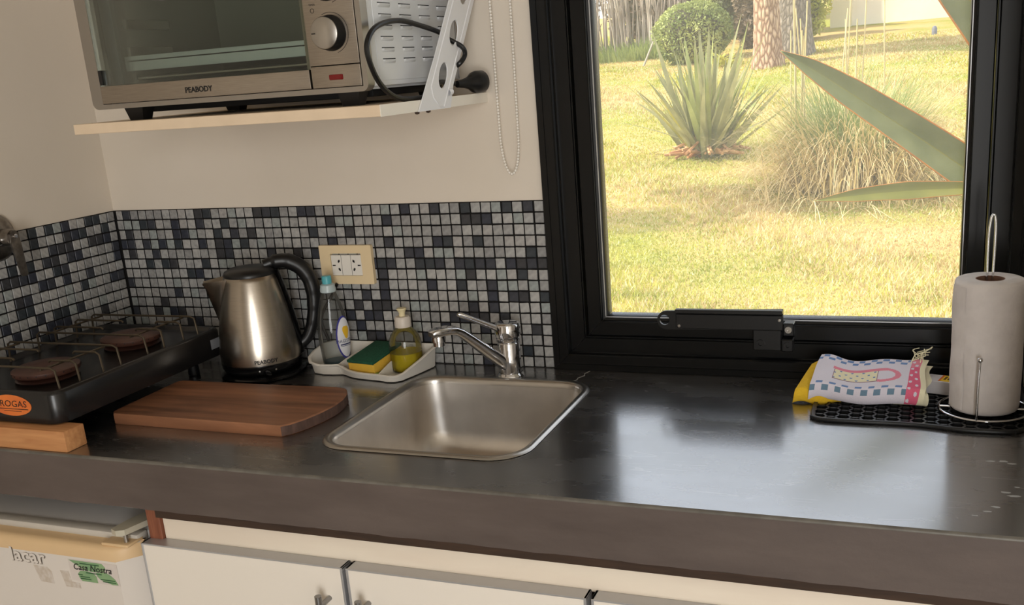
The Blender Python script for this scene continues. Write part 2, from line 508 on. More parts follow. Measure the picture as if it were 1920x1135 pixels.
def tile_mesh(m, axis):
    """one glazed tile 20 mm square, centred, its face towards the room"""
    b = MB()
    h = P * 0.5 - 0.0014
    if axis == 'y': b.box(-h, h, -0.0022, 0.0022, -h, h, bev=0.0008, seg=1)
    else: b.box(-0.0022, 0.0022, -h, h, -h, h, bev=0.0008, seg=1)
    return b.mesh('mosaic_tile', m, smooth=30)
TM = {}
for ax in 'yx':
    TM[ax] = ([tile_mesh(m, ax) for m in LIGHT], [tile_mesh(m, ax) for m in DARK])
def bpos(c):
    # sheets of fifteen tiles with a slightly wider joint between sheets
    return (c - 0.517) * P
MB().box(-0.0146, 1.0150, 0.0014, YB + 0.0005, 0, 15 * P).obj('grout_bed', M['grout'], wall_back)
MB().box(XL - 0.0005, -0.0124, -20.15 * P, 0.0, 0, 15 * P).obj('grout_bed', M['grout'], wall_left)
stuff = MB()
allm = LIGHT + DARK
for r in range(15):
    for c in range(47):
        d = BACK[r][c] == '1'
        k = random.randrange(4) if d else random.choice((0, 0, 1, 1, 2, 3, 4, 5))
        x = bpos(c + 0.5) + random.gauss(0, 0.0003); z = (14.5 - r) * P + random.gauss(0, 0.0003); y = 0.0022 + random.gauss(0, 0.0002)
        rot = random.gauss(0, 0.018)
        if c >= 27:
            o = link('mosaic_tile', TM['y'][d][k], wall_back)
            o.location = (x, y, z); o.rotation_euler = (random.gauss(0, 0.012), rot, random.gauss(0, 0.012))
            if c == 46: o.scale = (0.94, 1, 1)
        else:
            w = 0.82 if c == 0 else 1.0
            xx = x + (0.0018 if c == 0 else 0)
            h = P * 0.5 - 0.0014
            T = Matrix.Translation((xx, y, z)) @ Matrix.Rotation(rot, 4, 'Y')
            stuff.box(-h * w, h * w, -0.0022, 0.0022, -h, h, mi=k + (6 if d else 0), bev=0.0008, seg=1, M=T)
o = stuff.obj('mosaic_tiles', allm, wall_back, smooth=30, label='small light and dark mosaic tiles towards the corner')
o['kind'] = 'stuff'
for r in range(15):
    for k0 in range(20):
        d = LEFT[r][k0] == '1'
        k = random.randrange(4) if d else random.choice((0, 0, 1, 1, 2, 3, 4, 5))
        o = link('mosaic_tile', TM['x'][d][k], wall_left)
        o.location = (-0.0122 + random.gauss(0, 0.0002), -(k0 + 0.58) * P + random.gauss(0, 0.0003), (14.5 - r) * P + random.gauss(0, 0.0003))
        o.rotation_euler = (random.gauss(0, 0.018), random.gauss(0, 0.012), random.gauss(0, 0.012))

# ------------------------------------------------------------------ window
win = thing('window_1', ((WX0 + WX1) / 2, 0.03, 0.0), 'black aluminium window above the worktop looking out on a lawn', 'window', kind='structure')
def mitre(name, x0, x1, z0, z1, prof, m):
    """four mitred bars; prof = closed list of (inset, y)"""
    cs = [((x0, z0), (x1, z0), 'rail'), ((x1, z0), (x1, z1), 'stile'), ((x1, z1), (x0, z1), 'rail'), ((x0, z1), (x0, z0), 'stile')]
    def pt(ins, y, corner):
        x, z = corner
        return Vector((x + (ins if x == x0 else -ins), y, z + (ins if z == z0 else -ins)))
    for a, b, nm in cs:
        g = MB()
        r0 = [pt(i, y, a) for i, y in prof]; r1 = [pt(i, y, b) for i, y in prof]
        # a hair of open joint at the mitre
        d = (r1[0] - r0[0]).normalized() * 0.0004
        g.loft([[p + d for p in r0], [p - d for p in r1]], True, True, True)
        g.obj(name + '_' + nm, m, win, smooth=25)
e = 0.0008
mitre('frame', WX0, WX1, 0.0006, WZ1, [(0, 0.06), (0, -0.010), (0.012, -0.011), (0.0125, -0.0095), (0.0145, -0.0095), (0.015, -0.011), (0.029, -0.011), (0.031, -0.009), (0.031, 0.004), (0.033, 0.006), (0.060, 0.006), (0.0625, 0.004), (0.0645, 0.004), (0.0645, 0.06)], M['frame'])
mitre('sash', WX0 + 0.066, WX1 - 0.066, 0.0645, WZ1 - 0.064, [(0, 0.053), (0, 0.013), (0.002, 0.011), (0.026, 0.011), (0.028, 0.013), (0.029, 0.02), (0.033, 0.022), (0.034, 0.026), (0.036, 0.027), (0.037, 0.03), (0.037, 0.053)], M['frame'])
MB().box(WX0 + 0.10, WX1 - 0.10, 0.036, 0.040, 0.098, WZ1 - 0.10).obj('pane', M['pane'], win, smooth=0)
bead = MB()
for (x0, x1, z0, z1) in ((WX0 + 0.099, WX1 - 0.099, 0.0985, 0.1000), (WX0 + 0.0990, WX0 + 0.1005, 0.098, WZ1 - 0.1), (WX1 - 0.1005, WX1 - 0.0990, 0.098, WZ1 - 0.1)):
    bead.box(x0, x1, 0.022, 0.0235, z0, z1)
bead.obj('glazing_bead', M['alu'], win, label='thin bright glazing bead')
# stay arm lying along the bottom of the sash
st = MB()
out = [(1.2255 + 0.0165 - 0.0165 * math.cos(a), 0.1065 + 0.0165 * math.sin(a)) for a in [PI * (-0.42 + 0.84 * k / 14) for k in range(15)]]
pts = [(1.247, 0.1225), (1.2420, 0.1225)]
ang = [PI * (0.5 + k / 12) for k in range(13)]
out = [(1.2435 + 0.0175 * math.cos(a), 0.1055 + 0.0175 * math.sin(a)) for a in ang] + [(1.452, 0.0915), (1.452, 0.1285)]
st.plate(out, [circ(1.2395, 0.1060, 0.0095, 20)], lambda u, v, t: (u, t, v), -0.018, -0.012)
st.box(1.262, 1.452, -0.030, -0.018, 0.1215, 0.1285, bev=0.001, seg=1)
st.box(1.262, 1.452, -0.0225, -0.018, 0.0915, 0.1185, bev=0.001, seg=1)
stay = st.obj('stay_arm', M['black_plastic'], win, label='long black stay arm with a round finger hole')
for (x, z) in ((1.268, 0.097), (1.4465, 0.1105)):
    MB().lathe([(0.0, -0.0012), (0.0025, -0.001), (0.0032, 0), (0.0032, 0.002)], (x, -0.0235, z), (0, 1, 0), 14).obj('rivet', M['steel'], stay)
br = MB()
br.box(1.400, 1.449, -0.020, 0.006, 0.054, 0.092, bev=0.0015, seg=1)
br.box(1.449, 1.469, -0.018, 0.006, 0.052, 0.074, bev=0.0015, seg=1)
br.box(1.452, 1.470, -0.016, 0.008, 0.080, 0.103, bev=0.0015, seg=1)
brk = br.obj('stay_bracket', M['black_plastic'], win, label='black hinge bracket of the stay arm')
for (x, y, z, r) in ((1.413, -0.020, 0.066, 0.008), (1.460, -0.018, 0.063, 0.007), (1.461, -0.016, 0.092, 0.006)):
    MB().lathe([(r * 0.35, -0.0008), (r * 0.4, -0.003), (r, -0.003), (r, 0.001)], (x, y, z), (0, 1, 0), 18, cap0=True).obj('pivot_screw', M['steel'] if z > 0.08 else M['black_plastic'], brk)

# ------------------------------------------------------------------ worktop and sink
SX0, SX1, SY0, SY1 = 0.757, 1.128, -0.478, -0.083
YF = -0.5835
ct = thing('countertop', (0.9, -0.3, -0.088), 'long dark polished concrete worktop with a thick brown front edge', 'countertop')
mb = MB()
hole = rrect(SX0 + 0.012, SX1 - 0.012, SY0 + 0.012, SY1 - 0.012, 0.055, 7)
mb.plate([(XL + 0.003, YF + 0.004), (XR - 0.001, YF + 0.004), (XR - 0.001, -0.002), (1.0, 0.0), (XL + 0.003, 0.0)], [hole[::-1]], lambda u, v, t: (u, v, t), 0.0, -0.088)
mb.obj('slab', M['concrete_top'], ct, smooth=0)
mb = MB()
nx = 90
rings = []
for i in range(nx + 1):
    x = XL + 0.003 + (XR - XL - 0.004) * i / nx
    w = 0.0006 * math.sin(i * 1.7) + 0.0007 * math.sin(i * 0.63)
    rings.append([Vector((x, YF + 0.004, -0.0045)), Vector((x, YF, -0.0045)), Vector((x, YF - 0.0004, -0.04)), Vector((x, YF + 0.0003, -0.0862 + w)), Vector((x, YF + 0.004, -0.088 + w))])
mb.loft(rings, False)
mb.obj('front_face', M['concrete_front'], ct, smooth=60)
mb = MB()
rings = []
for i in range(nx + 1):
    x = XL + 0.003 + (XR - XL - 0.004) * i / nx
    rings.append([Vector((x, YF + 0.004, 0.0)), Vector((x, YF + 0.0012, -0.0010)), Vector((x, YF - 0.0004, -0.0028)), Vector((x, YF, -0.0045)), Vector((x, YF + 0.004, -0.0045))])
mb.loft(rings, True, True, True)
mb.obj('nosing', M['concrete_edge'], ct, smooth=60, label='lighter nosing strip')  # thin strip in a lighter grey along the front edge
chm = mat('chip', srgb(176, 176, 174), 0.7)
for (u, v, s, a) in ((1.792, -0.345, 0.010, 0.4), (1.803, -0.352, 0.008, 0.1), (1.777, -0.347, 0.009, -0.2), (1.79, -0.452, 0.009, 0.6), (1.80, -0.462, 0.011, 0.3), (1.776, -0.50, 0.008, 0.2), (1.765, -0.515, 0.007, -0.4), (1.803, -0.433, 0.006, 1.0), (1.751, -0.53, 0.006, 0.0)):
    o5 = [(u + s * rr * math.cos(a + t), v + s * 0.45 * rr * math.sin(a + t)) for t, rr in zip([2 * PI * k / 7 for k in range(7)], [random.uniform(0.4, 1) for _ in range(7)])]
    MB().plate(o5, [], lambda p, q, t: (p, q, t), 0.0, 0.0002).obj('chip', chm, ct, smooth=0)
cr = [(1.0885, -0.012), (1.083, -0.03), (1.087, -0.04), (1.079, -0.058), (1.081, -0.068), (1.074, -0.085)]
MB().tube([(x, y, 0.0) for x, y in cr], 0.0009, 5).obj('crack', mat('crack', srgb(150, 146, 138), 0.8), ct, label='hairline crack beside the sink')
# batten under the slab
mb = MB().box(0.5095, XR - 0.001, -0.575, -0.548, -0.1035, -0.0885)
mb.obj('batten', M['batten_wood'], ct, label='dark wooden batten under the slab')

sk = thing('sink', ((SX0 + SX1) / 2, (SY0 + SY1) / 2, -0.15), 'square stainless steel sink bowl set into the concrete', 'sink')
def sring(ins, z, r):
    return [Vector((x, y, z)) for x, y in rrect(SX0 + ins, SX1 - ins, SY0 + ins, SY1 - ins, r, 8)]
mb = MB()
mb.loft([sring(0.0, 0.0008, 0.062), sring(0.003, 0.0042, 0.060), sring(0.009, 0.0048, 0.056), sring(0.013, 0.0030, 0.053), sring(0.016, -0.002, 0.05), sring(0.0165, -0.010, 0.05)])
mb.obj('rim', M['steel'], sk, smooth=60, label='bright raised sink rim')
mb = MB()
rr = [sring(0.0165, -0.008, 0.05), sring(0.020, -0.05, 0.052), sring(0.024, -0.10, 0.055), sring(0.030, -0.125, 0.06), sring(0.040, -0.138, 0.07), sring(0.060, -0.1455, 0.08), sring(0.11, -0.149, 0.05)]
mb.loft(rr, cap1=False)
cx, cy = (SX0 + SX1) / 2, (SY0 + SY1) / 2
dr = [Vector((cx, cy, -0.151)) + (p - Vector((cx, cy, p.z))).normalized() * 0.035 for p in rr[-1]]
mb.loft([rr[-1], dr])
mb.obj('bowl', M['sink_steel'], sk, smooth=60)
mb = MB().lathe([(0.036, 0.0), (0.030, 0.001), (0.028, -0.006), (0.006, -0.007), (0.0, -0.007)], (cx, cy, -0.1508), seg=28)
mb.obj('drain', M['chrome'], sk)

# ------------------------------------------------------------------ cabinets and fridge under the worktop
M['handle_metal'] = mat('handle_metal', srgb(150, 148, 146), 0.35, metal=1.0)
cab = thing('base_cabinet', (1.15, -0.3, ZF), 'long low white base cabinet under the concrete worktop', 'cabinet')
MB().box(0.478, XR - 0.002, -0.545, -0.03, ZF + 0.08, -0.1700).obj('body', M['laminate'], cab)
MB().box(0.508, XR - 0.002, -0.560, -0.545, -0.1520, -0.1038, bev=0.001, seg=1).obj('top_rail', M['rail'], cab)
MB().box(0.480, 0.507, -0.566, -0.545, -0.30, -0.0895, bev=0.001, seg=1).obj('end_post', M['post_wood'], cab, label='reddish brown wooden end post')
def cab_door(x0, x1, hx, label):
    d = MB().box(x0 + 0.003, x1 - 0.003, -0.5855, -0.5605, ZF + 0.10, -0.1505, bev=0.0006, seg=1).obj('door', M['laminate'], cab, label=label)
    t = MB()
    t.box(x0, x1, -0.5865, -0.5603, -0.1506, -0.1478, bev=0.0006, seg=1)
    t.box(x0, x0 + 0.004, -0.5870, -0.5603, ZF + 0.1, -0.1478, bev=0.0006, seg=1)
    t.box(x1 - 0.004, x1, -0.5870, -0.5603, ZF + 0.1, -0.1478, bev=0.0006, seg=1)
    t.obj('edge_trim', M['alu'], d, label='thin aluminium edge trim')
    h = MB()
    h.cyl((hx, -0.615, -0.184), (hx, -0.615, -0.340), 0.0055, 20)
    for z in (-0.203, -0.32): h.cyl((hx, -0.5855, z), (hx, -0.615, z), 0.0042, 14)
    h.obj('handle', M['handle_metal'], d, label='brushed metal bar handle')
cab_door(0.478, 0.866, 0.836, 'white cabinet door next to the fridge')
cab_door(0.872, 1.259, 0.906, 'white cabinet door in the middle')
cab_door(1.266, 1.650, 1.300, 'white cabinet door on the right')

fr = thing('refrigerator', (0.23, -0.3, ZF), 'small white refrigerator with a beige door cap under the worktop', 'refrigerator')
MB().box(-0.005, 0.462, -0.548, -0.03, ZF + 0.02, -0.143, bev=0.006).obj('body', M['fridge_side'], fr)
mb = MB(); mb.box(-0.004, 0.461, -0.575, -0.549, -0.1600, -0.1410, bev=0.004)
mb.obj('top_trim', M['fridge_grey'], fr, label='pale grey strip along the fridge top')
mb = MB()
# curved door
def door_sec(z, dy=0.0):
    pts = []
    for k in range(17):
        t = k / 16
        x = -0.005 + 0.470 * t
        edge = min(t, 1 - t)
        y = -0.606 + dy + 0.034 * max(0, 1 - edge / 0.05) ** 2
        pts.append(Vector((x, y, z)))
    pts += [Vector((0.465, -0.565, z)), Vector((-0.005, -0.565, z))]
    return pts
MB().loft([door_sec(ZF + 0.06), door_sec(-0.1785)], True, True, True).obj('door', M['fridge'], fr, smooth=40)
cap = MB()
cap.loft([door_sec(-0.1785, -0.0006), door_sec(-0.163, -0.0006), door_sec(-0.1555, 0.003), door_sec(-0.1525, 0.012)], True, True, True)
cap.box(0.405, 0.462, -0.600, -0.562, -0.1535, -0.1480, bev=0.002)
cap.obj('door_cap', M['ivory'], fr, smooth=50, label='yellowed beige door cap')
h = MB()
h.plate([(0.432, -0.598), (0.446, -0.604), (0.459, -0.597), (0.472, -0.548), (0.468, -0.525), (0.442, -0.530), (0.434, -0.560)], [], lambda u, v, t: (u, v, t), -0.1310, -0.1210)
h.obj('hinge_cover', M['hinge'], fr, smooth=30, label='beige plastic hinge cover')
MB().cyl((0.450, -0.588, -0.150), (0.450, -0.588, -0.130), 0.004, 12).obj('hinge_pin', M['steel'], fr)
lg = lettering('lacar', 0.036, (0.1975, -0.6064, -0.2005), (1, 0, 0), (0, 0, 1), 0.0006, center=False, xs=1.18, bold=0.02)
lg.obj('brand_lettering', mat('logo_shadow', srgb(120, 108, 96), 0.4), fr, smooth=0)  # darker offset copy paints the shadow of the raised letters
lg = lettering('lacar', 0.036, (0.1963, -0.6072, -0.1992), (1, 0, 0), (0, 0, 1), 0.0006, center=False, xs=1.18, bold=0.02)
lg.obj('brand_lettering', M['fridge'], fr, smooth=0)
# sticker
SKX0, SKX1, SKZ0, SKZ1 = 0.330, 0.436, -0.2235, -0.1835
mb = MB().box(SKX0, SKX1, -0.6067, -0.6060, SKZ0, SKZ1)
stk = mb.obj('sticker', mat('sticker_paper', srgb(214, 204, 196), 0.5), fr, smooth=0, label='white sticker printed with green leaves')
gm = mat('leaf_print', srgb(112, 152, 112), 0.5, col2=srgb(138, 170, 124), nscale=40)
def pr(pts, m, nm, y=-0.6069):
    q = MB(); q.plate([(SKX0 + a * (SKX1 - SKX0), SKZ0 + b * (SKZ1 - SKZ0)) for a, b in pts], [], lambda u, v, t: (u, t, v), y, y - 0.0002)
    return q.obj(nm, m, stk, smooth=0)
pr([(0.02, 0.97), (0.70, 0.97), (0.76, 0.80), (0.74, 0.62), (0.66, 0.55), (0.5, 0.52), (0.3, 0.58), (0.16, 0.76)], gm, 'leaf_print')
pr([(0.22, 0.50), (0.36, 0.53), (0.48, 0.47), (0.54, 0.32), (0.55, 0.02), (0.22, 0.02), (0.17, 0.2), (0.17, 0.38)], gm, 'leaf_print')
pr([(0.55, 0.50), (0.72, 0.58), (0.82, 0.5), (0.92, 0.3), (0.97, 0.05), (0.85, 0.03), (0.62, 0.2), (0.56, 0.34)], gm, 'leaf_print')
t = lettering('Casa Nostra', 0.0165, (0.5 * (SKX0 + SKX1) - 0.002, -0.6071, -0.2015), (1, 0, 0), (0, 0, 1), 0.0003, shear=0.25, bold=0.015)
t.obj('sticker_lettering', M['print'], stk, smooth=0)
gd = mat('print_green_dark', srgb(46, 92, 56), 0.5)
for (a0, a1, b) in ((0.24, 0.64, 0.84), (0.16, 0.26, 0.30), (0.2, 0.40, 0.21), (0.2, 0.42, 0.12), (0.62, 0.92, 0.20), (0.66, 0.93, 0.11), (0.34, 0.66, 0.43)):
    pr([(a0, b), (a1, b), (a1, b + 0.045), (a0, b + 0.045)], gd, 'print_line', -0.6072)
rm = mat('glue_residue', srgb(196, 182, 166), 0.6, col2=srgb(212, 203, 194), nscale=120)
for poly in ([(0.246, -0.2045), (0.262, -0.206), (0.277, -0.2055), (0.286, -0.2135), (0.287, -0.2365), (0.256, -0.2355), (0.251, -0.222)], [(0.306, -0.2085), (0.325, -0.2085), (0.328, -0.2275), (0.346, -0.229), (0.346, -0.2385), (0.313, -0.2385)]):
    q = MB(); q.plate(poly, [], lambda u, v, t: (u, t, v), -0.6060, -0.6064)
    q.obj('sticker_residue', rm, fr, smooth=0, label='patch of torn sticker residue')

# ------------------------------------------------------------------ shelf, bracket, oven
shf = thing('wall_shelf', (0.617, -0.2, 0.510), 'cream painted wall shelf carrying the toaster oven', 'shelf')
SZ0, SZ1, SHX0, SHX1, SHY = 0.5105, 0.5275, 0.3185, 0.9155, -0.398
mb = MB(); mb.box(SHX0, SHX1 - 0.0012, SHY, 0.004, SZ0, SZ1, bev=0.0006, seg=1)
mb.obj('board', M['shelf'], shf)
mb = MB(); mb.box(SHX1 - 0.0012, SHX1, SHY - 0.0004, 0.004, SZ0 - 0.0004, SZ1 + 0.0003, bev=0.0003, seg=1)
mb.obj('end_edging', M['shelf_end'], shf, label='white edging on the shelf end')
BX = SHX1 + 0.0008
def brk_pt(s, w):
    # s along the strap from the shelf (0) to the wall (1), w across -1..1
    a = Vector((-0.226, 0.5098)); b = Vector((-0.016, 0.762))
    c = a.lerp(b, s)
    d = (b - a).normalized(); n = Vector((d.y, -d.x))
    return c + n * w
mb = MB()
L0 = (Vector((-0.226, 0.5098)) - Vector((-0.016, 0.762))).length
bl = Vector((-0.281, 0.5098)); brr = Vector((-0.163, 0.5098))
outer = [tuple(bl), tuple(brr)]
for s in (0.25, 0.6, 0.93): outer.append(tuple(brk_pt(s, 0.039)))
outer += [(0.003, 0.768), (0.003, 0.815), (-0.035, 0.815)]
for s in (0.93, 0.6, 0.25): outer.append(tuple(brk_pt(s, -0.037)))
hs = []
for s in (0.215, 0.485, 0.755):
    c = brk_pt(s, 0.001)
    hs.append(circ(c.x, c.y, 0.0245, 20, 0.0145, math.atan2(0.252, 0.21)))
mb.plate(outer, hs, lambda u, v, t: (t, u, v), BX, BX + 0.0022)
b1 = mb.obj('bracket', M['white_paint'], shf, smooth=30, label='white perforated steel strap bracket')
def rib(w0, w1, s0, s1):
    q = MB(); p = [brk_pt(s0, w0), brk_pt(s1, w0), brk_pt(s1, w1), brk_pt(s0, w1)]
    return p
q = MB()
p = [brk_pt(0.08, -0.026), brk_pt(0.9, -0.026)]
q.tube([(BX + 0.002, a.x, a.y) for a in p], 0.0016, 6)
p = [brk_pt(0.08, 0.027), brk_pt(0.9, 0.027)]
q.tube([(BX + 0.002, a.x, a.y) for a in p], 0.0016, 6)
p = [brk_pt(0.08, -0.026), brk_pt(0.05, -0.012), brk_pt(0.05, 0.014), brk_pt(0.08, 0.027)]
q.tube([(BX + 0.002, a.x, a.y) for a in p], 0.0016, 6)
q.obj('pressed_rib', M['white_paint'], b1)
for y in (-0.272, -0.232):
    MB().lathe([(0.0, -0.005), (0.0035, -0.004), (0.0042, 0.0)], (BX - 0.006, y, SZ0), (0, 0, 1), 12).obj('screw', M['batten_wood'], shf)
MB().lathe([(0.0, 0.011), (0.005, 0.009), (0.006, 0.0), (0.006, -0.002)], (BX + 0.002, -0.166, 0.535), (0.2, 1, 0.1), 14).obj('knob', M['white_paint'], shf, label='small white plastic knob on the bracket')

OX0, OX1, OYF, OYB, OZ0, OZ1 = 0.350, 0.8855, -0.374, -0.045, 0.5505, 0.868
ov = thing('toaster_oven', (0.62, -0.21, SZ1), 'stainless steel toaster oven with a glass door on the cream shelf', 'oven')
mb = MB()
mb.box(OX1 - 0.004, OX1, OYF + 0.018, OYB, OZ0 + 0.004, OZ1, bev=0.002)
mb.box(OX0, OX0 + 0.004, OYF + 0.018, OYB, OZ0 + 0.004, OZ1, bev=0.002)
mb.box(OX0, OX1, OYB - 0.004, OYB, OZ0 + 0.004, OZ1)
mb.box(OX0, OX1, OYF + 0.018, OYB, OZ1 - 0.004, OZ1, bev=0.002)
mb.box(OX0 + 0.01, OX1 - 0.01, OYF + 0.018, OYB, OZ0, OZ0 + 0.006)
mb.obj('housing', mat('oven_side', srgb(206, 208, 210), 0.32, metal=0.0, spec=0.6), ov, label='light grey painted metal housing')
cv = MB()
cm = mat('oven_cavity', srgb(120, 120, 110), 0.5, metal=0.3)
cv.box(0.392, 0.394, OYF + 0.03, OYB - 0.02, OZ0 + 0.03, OZ1 - 0.03)
cv.box(0.786, 0.788, OYF + 0.03, OYB - 0.02, OZ0 + 0.03, OZ1 - 0.03)
cv.box(0.392, 0.788, OYB - 0.022, OYB - 0.02, OZ0 + 0.03, OZ1 - 0.03)
cv.box(0.392, 0.788, OYF + 0.03, OYB - 0.02, OZ0 + 0.028, OZ0 + 0.03)
cv.box(0.392, 0.788, OYF + 0.03, OYB - 0.02, OZ1 - 0.03, OZ1 - 0.028)
cv.obj('cavity', cm, ov)
for z in (0.640, 0.685, 0.735):
    MB().box(0.394, 0.402, OYF + 0.05, OYF + 0.16, z - 0.008, z + 0.008, bev=0.002).obj('rack_guide', M['steel'], ov)
tr = MB(); tr.box(0.400, 0.782, OYF + 0.035, OYB - 0.05, 0.622, 0.626, bev=0.001); tr.box(0.400, 0.782, OYF + 0.035, OYF + 0.040, 0.608, 0.632, bev=0.001)
tr.obj('baking_tray', mat('tray_metal', srgb(196, 200, 196), 0.4, metal=0.2), ov, label='grey baking tray inside the oven')
MB().cyl((0.402, OYF + 0.06, 0.596), (0.782, OYF + 0.06, 0.596), 0.004, 10).obj('heating_element', M['steel'], ov)
# front bezel
bz = MB()
oo = rrect(OX0 - 0.002, OX1 + 0.001, OZ0 - 0.002, OZ1, 0.012, 5)
ii = [(0.371, 0.5565), (0.371, OZ1 - 0.012), (0.8775, OZ1 - 0.012), (0.8775, 0.5565)]
bz.plate(oo, [ii], lambda u, v, t: (u, t, v), OYF + 0.019, OYF - 0.001)
bz.obj('bezel', mat('bezel_grey', srgb(158, 152, 144), 0.35, metal=0.8), ov, smooth=30, label='grey metal front bezel')
dr = MB()
dr.box(0.3725, 0.7865, OYF - 0.004, OYF + 0.012, 0.5575, 0.5862, bev=0.0012)
door = dr.obj('door', M['brushed'], ov, label='glass oven door with brushed steel rails')
MB().box(0.3725, 0.7865, OYF - 0.004, OYF + 0.012, 0.820, 0.850, bev=0.0012).obj('door_rail', M['brushed'], door)
dg = MB(); dg.box(0.3735, 0.7855, OYF - 0.002, OYF + 0.002, 0.586, 0.821)
dg.obj('door_glass', M['oven_glass'], door, smooth=0, label='dark tinted oven glass')
for x0, x1 in ((0.3725, 0.3850), (0.7800, 0.7865)): MB().box(x0, x1, OYF + 0.003, OYF + 0.013, 0.586, 0.821).obj('door_stile', M['brushed'], door)
hd = MB(); hd.tube([(0.42, OYF - 0.004, 0.835), (0.42, OYF - 0.035, 0.835), (0.74, OYF - 0.035, 0.835), (0.74, OYF - 0.004, 0.835)], 0.007, 10)
hd.obj('door_handle', M['steel'], door)
MB().box(0.374, 0.3805, OYF - 0.0035, OYF + 0.004, 0.588, 0.612, bev=0.001).obj('hinge_pad', M['black_plastic'], door)
lettering('PEABODY', 0.0122, (0.5745, OYF - 0.0042, 0.5660), (1, 0, 0), (0, 0, 1), 0.0003, bold=0.025).obj('brand_lettering', M['print'], door, smooth=0)
cp = MB(); cp.box(0.7895, 0.8765, OYF - 0.003, OYF + 0.012, 0.5905, OZ1 - 0.013, bev=0.0008)
panel = cp.obj('control_panel', M['brushed'], ov)
cp = MB(); cp.box(0.7895, 0.8765, OYF - 0.003, OYF + 0.012, 0.5575, 0.5893, bev=0.0008)
low = cp.obj('lower_panel', M['brushed'], ov)
MB().box(0.8205, 0.8455, OYF - 0.0045, OYF, 0.5680, 0.5765, bev=0.0018).obj('indicator_lamp', M['red'], low, label='dark red indicator lamp')
def arc_plate(cx, cz, r0, r1, a0, a1, y):
    q = MB(); n = 26
    o_ = [(cx + r1 * math.cos(a0 + (a1 - a0) * k / n), cz + r1 * math.sin(a0 + (a1 - a0) * k / n)) for k in range(n + 1)]
    i_ = [(cx + r0 * math.cos(a0 + (a1 - a0) * k / n), cz + r0 * math.sin(a0 + (a1 - a0) * k / n)) for k in range(n, -1, -1)]
    q.plate(o_ + i_, [], lambda u, v, t: (u, t, v), y, y - 0.0003)
    return q
for kz in (0.6365, 0.7085, 0.7805):
    kc = (0.8335, OYF - 0.003, kz)
    kb = MB().lathe([(0.0262, 0.0), (0.0262, 0.004), (0.0245, 0.007), (0.0238, 0.019), (0.0230, 0.020)], kc, (0, -1, 0), 40)
    kn = kb.obj('knob', M['black_plastic'], panel, smooth=50)
    MB().lathe([(0.0232, 0.0195), (0.0232, 0.0205), (0.0224, 0.0212), (0.0, 0.0213)], kc, (0, -1, 0), 40).obj('knob_face', M['steel'], kn, smooth=50, label='silver knob face')
    MB().box(0.8125, 0.8185, OYF - 0.0248, OYF - 0.0242, kz - 0.0008, kz + 0.0008).obj('pointer_mark', M['print'], kn, smooth=0)
    arc_plate(0.8335, kz, 0.0295, 0.0303, -1.3, 2.0, OYF - 0.0031).obj('dial_scale', M['print_grey'], panel, smooth=0)
    arc_plate(0.8050, kz + 0.034, 0.0028, 0.0034, 0, 6.28, OYF - 0.0031).obj('dial_symbol', M['print_grey'], panel, smooth=0)
    lettering('TIMER', 0.0042, (0.8055, OYF - 0.0031, kz + 0.0410), (1, 0, 0), (0, 0, 1), 0.0002).obj('dial_lettering', M['print_grey'], panel, smooth=0) if kz < 0.65 else None
# side panel emboss and louvres
MB().box(OX1 - 0.001, OX1 + 0.0012, -0.338, -0.070, 0.562, OZ1 - 0.03, bev=0.001).obj('side_emboss', bpy.data.materials['oven_side'], ov)
lm = bpy.data.materials['oven_side']
for r in range(11):
    for c in range(4):
        y = -0.322 + 0.068 * c; z = 0.5935 + 0.0166 * r
        if z > 0.78: continue
        lv = MB()
        n = 6
        rings = []
        for yy, k in ((y, 0.0), (y + 0.003, 1.0), (y + 0.037, 1.0), (y + 0.040, 0.0)):
            rings.append([Vector((OX1 + 0.001 + 0.003 * k * math.sin(PI * i / n * 0.5 + PI * 0.5 * 0), yy, z - 0.0062 + 0.0062 * i / n)) for i in range(n + 1)])
        lv.loft(rings, False)
        lo = lv.obj('louvre', lm, ov)
        MB().box(OX1 + 0.0005, OX1 + 0.0016, y, y + 0.040, z, z + 0.0016).obj('louvre_slot', M['black_matte'], lo, smooth=0)
for x0, x1 in ((0.392, 0.432), (0.815, 0.855)):
    for y in (-0.352, -0.085):
        ft = MB()
        ft.loft([[Vector((x0 + i * s, y - j * s2, z)) for s, s2 in ((0, 0), (1, 0), (1, 1), (0, 1)) for i, j in (((x1 - x0), -0.03),)] for z in (OZ0,)] + [[Vector((x0 + 0.006, y + 0.004, SZ1)), Vector((x1 - 0.006, y + 0.004, SZ1)), Vector((x1 - 0.006, y + 0.026, SZ1)), Vector((x0 + 0.006, y + 0.026, SZ1))]], True, True, True)
        ft.obj('foot', M['black_plastic'], ov, smooth=0)
MB().box(0.40, 0.85, -0.30, -0.09, OZ0 - 0.012, OZ0, bev=0.002).obj('base_pan', M['black_matte'], ov)
cord = [(0.899, -0.100, 0.548), (0.895, -0.150, 0.552), (0.902, -0.19, 0.537), (0.902, -0.222, 0.5315), (0.903, -0.285, 0.531), (0.903, -0.331, 0.538), (0.903, -0.370, 0.559), (0.903, -0.393, 0.591), (0.903, -0.394, 0.617), (0.903, -0.362, 0.640), (0.903, -0.293, 0.650), (0.903, -0.212, 0.643), (0.904, -0.144, 0.632), (0.918 - 0.012, -0.12, 0.622), (0.926, -0.112, 0.608), (0.928, -0.108, 0.594), (0.922, -0.122, 0.580), (0.898, -0.105, 0.575), (0.86, -0.06, 0.58), (0.83, -0.036, 0.6)]
MB().tube(cord, 0.0042, 10, smooth=8).obj('power_cord', M['black_plastic'], ov, label='looped black power cord')
ax = Vector((0.35, 0.9, 0.02)).normalized()
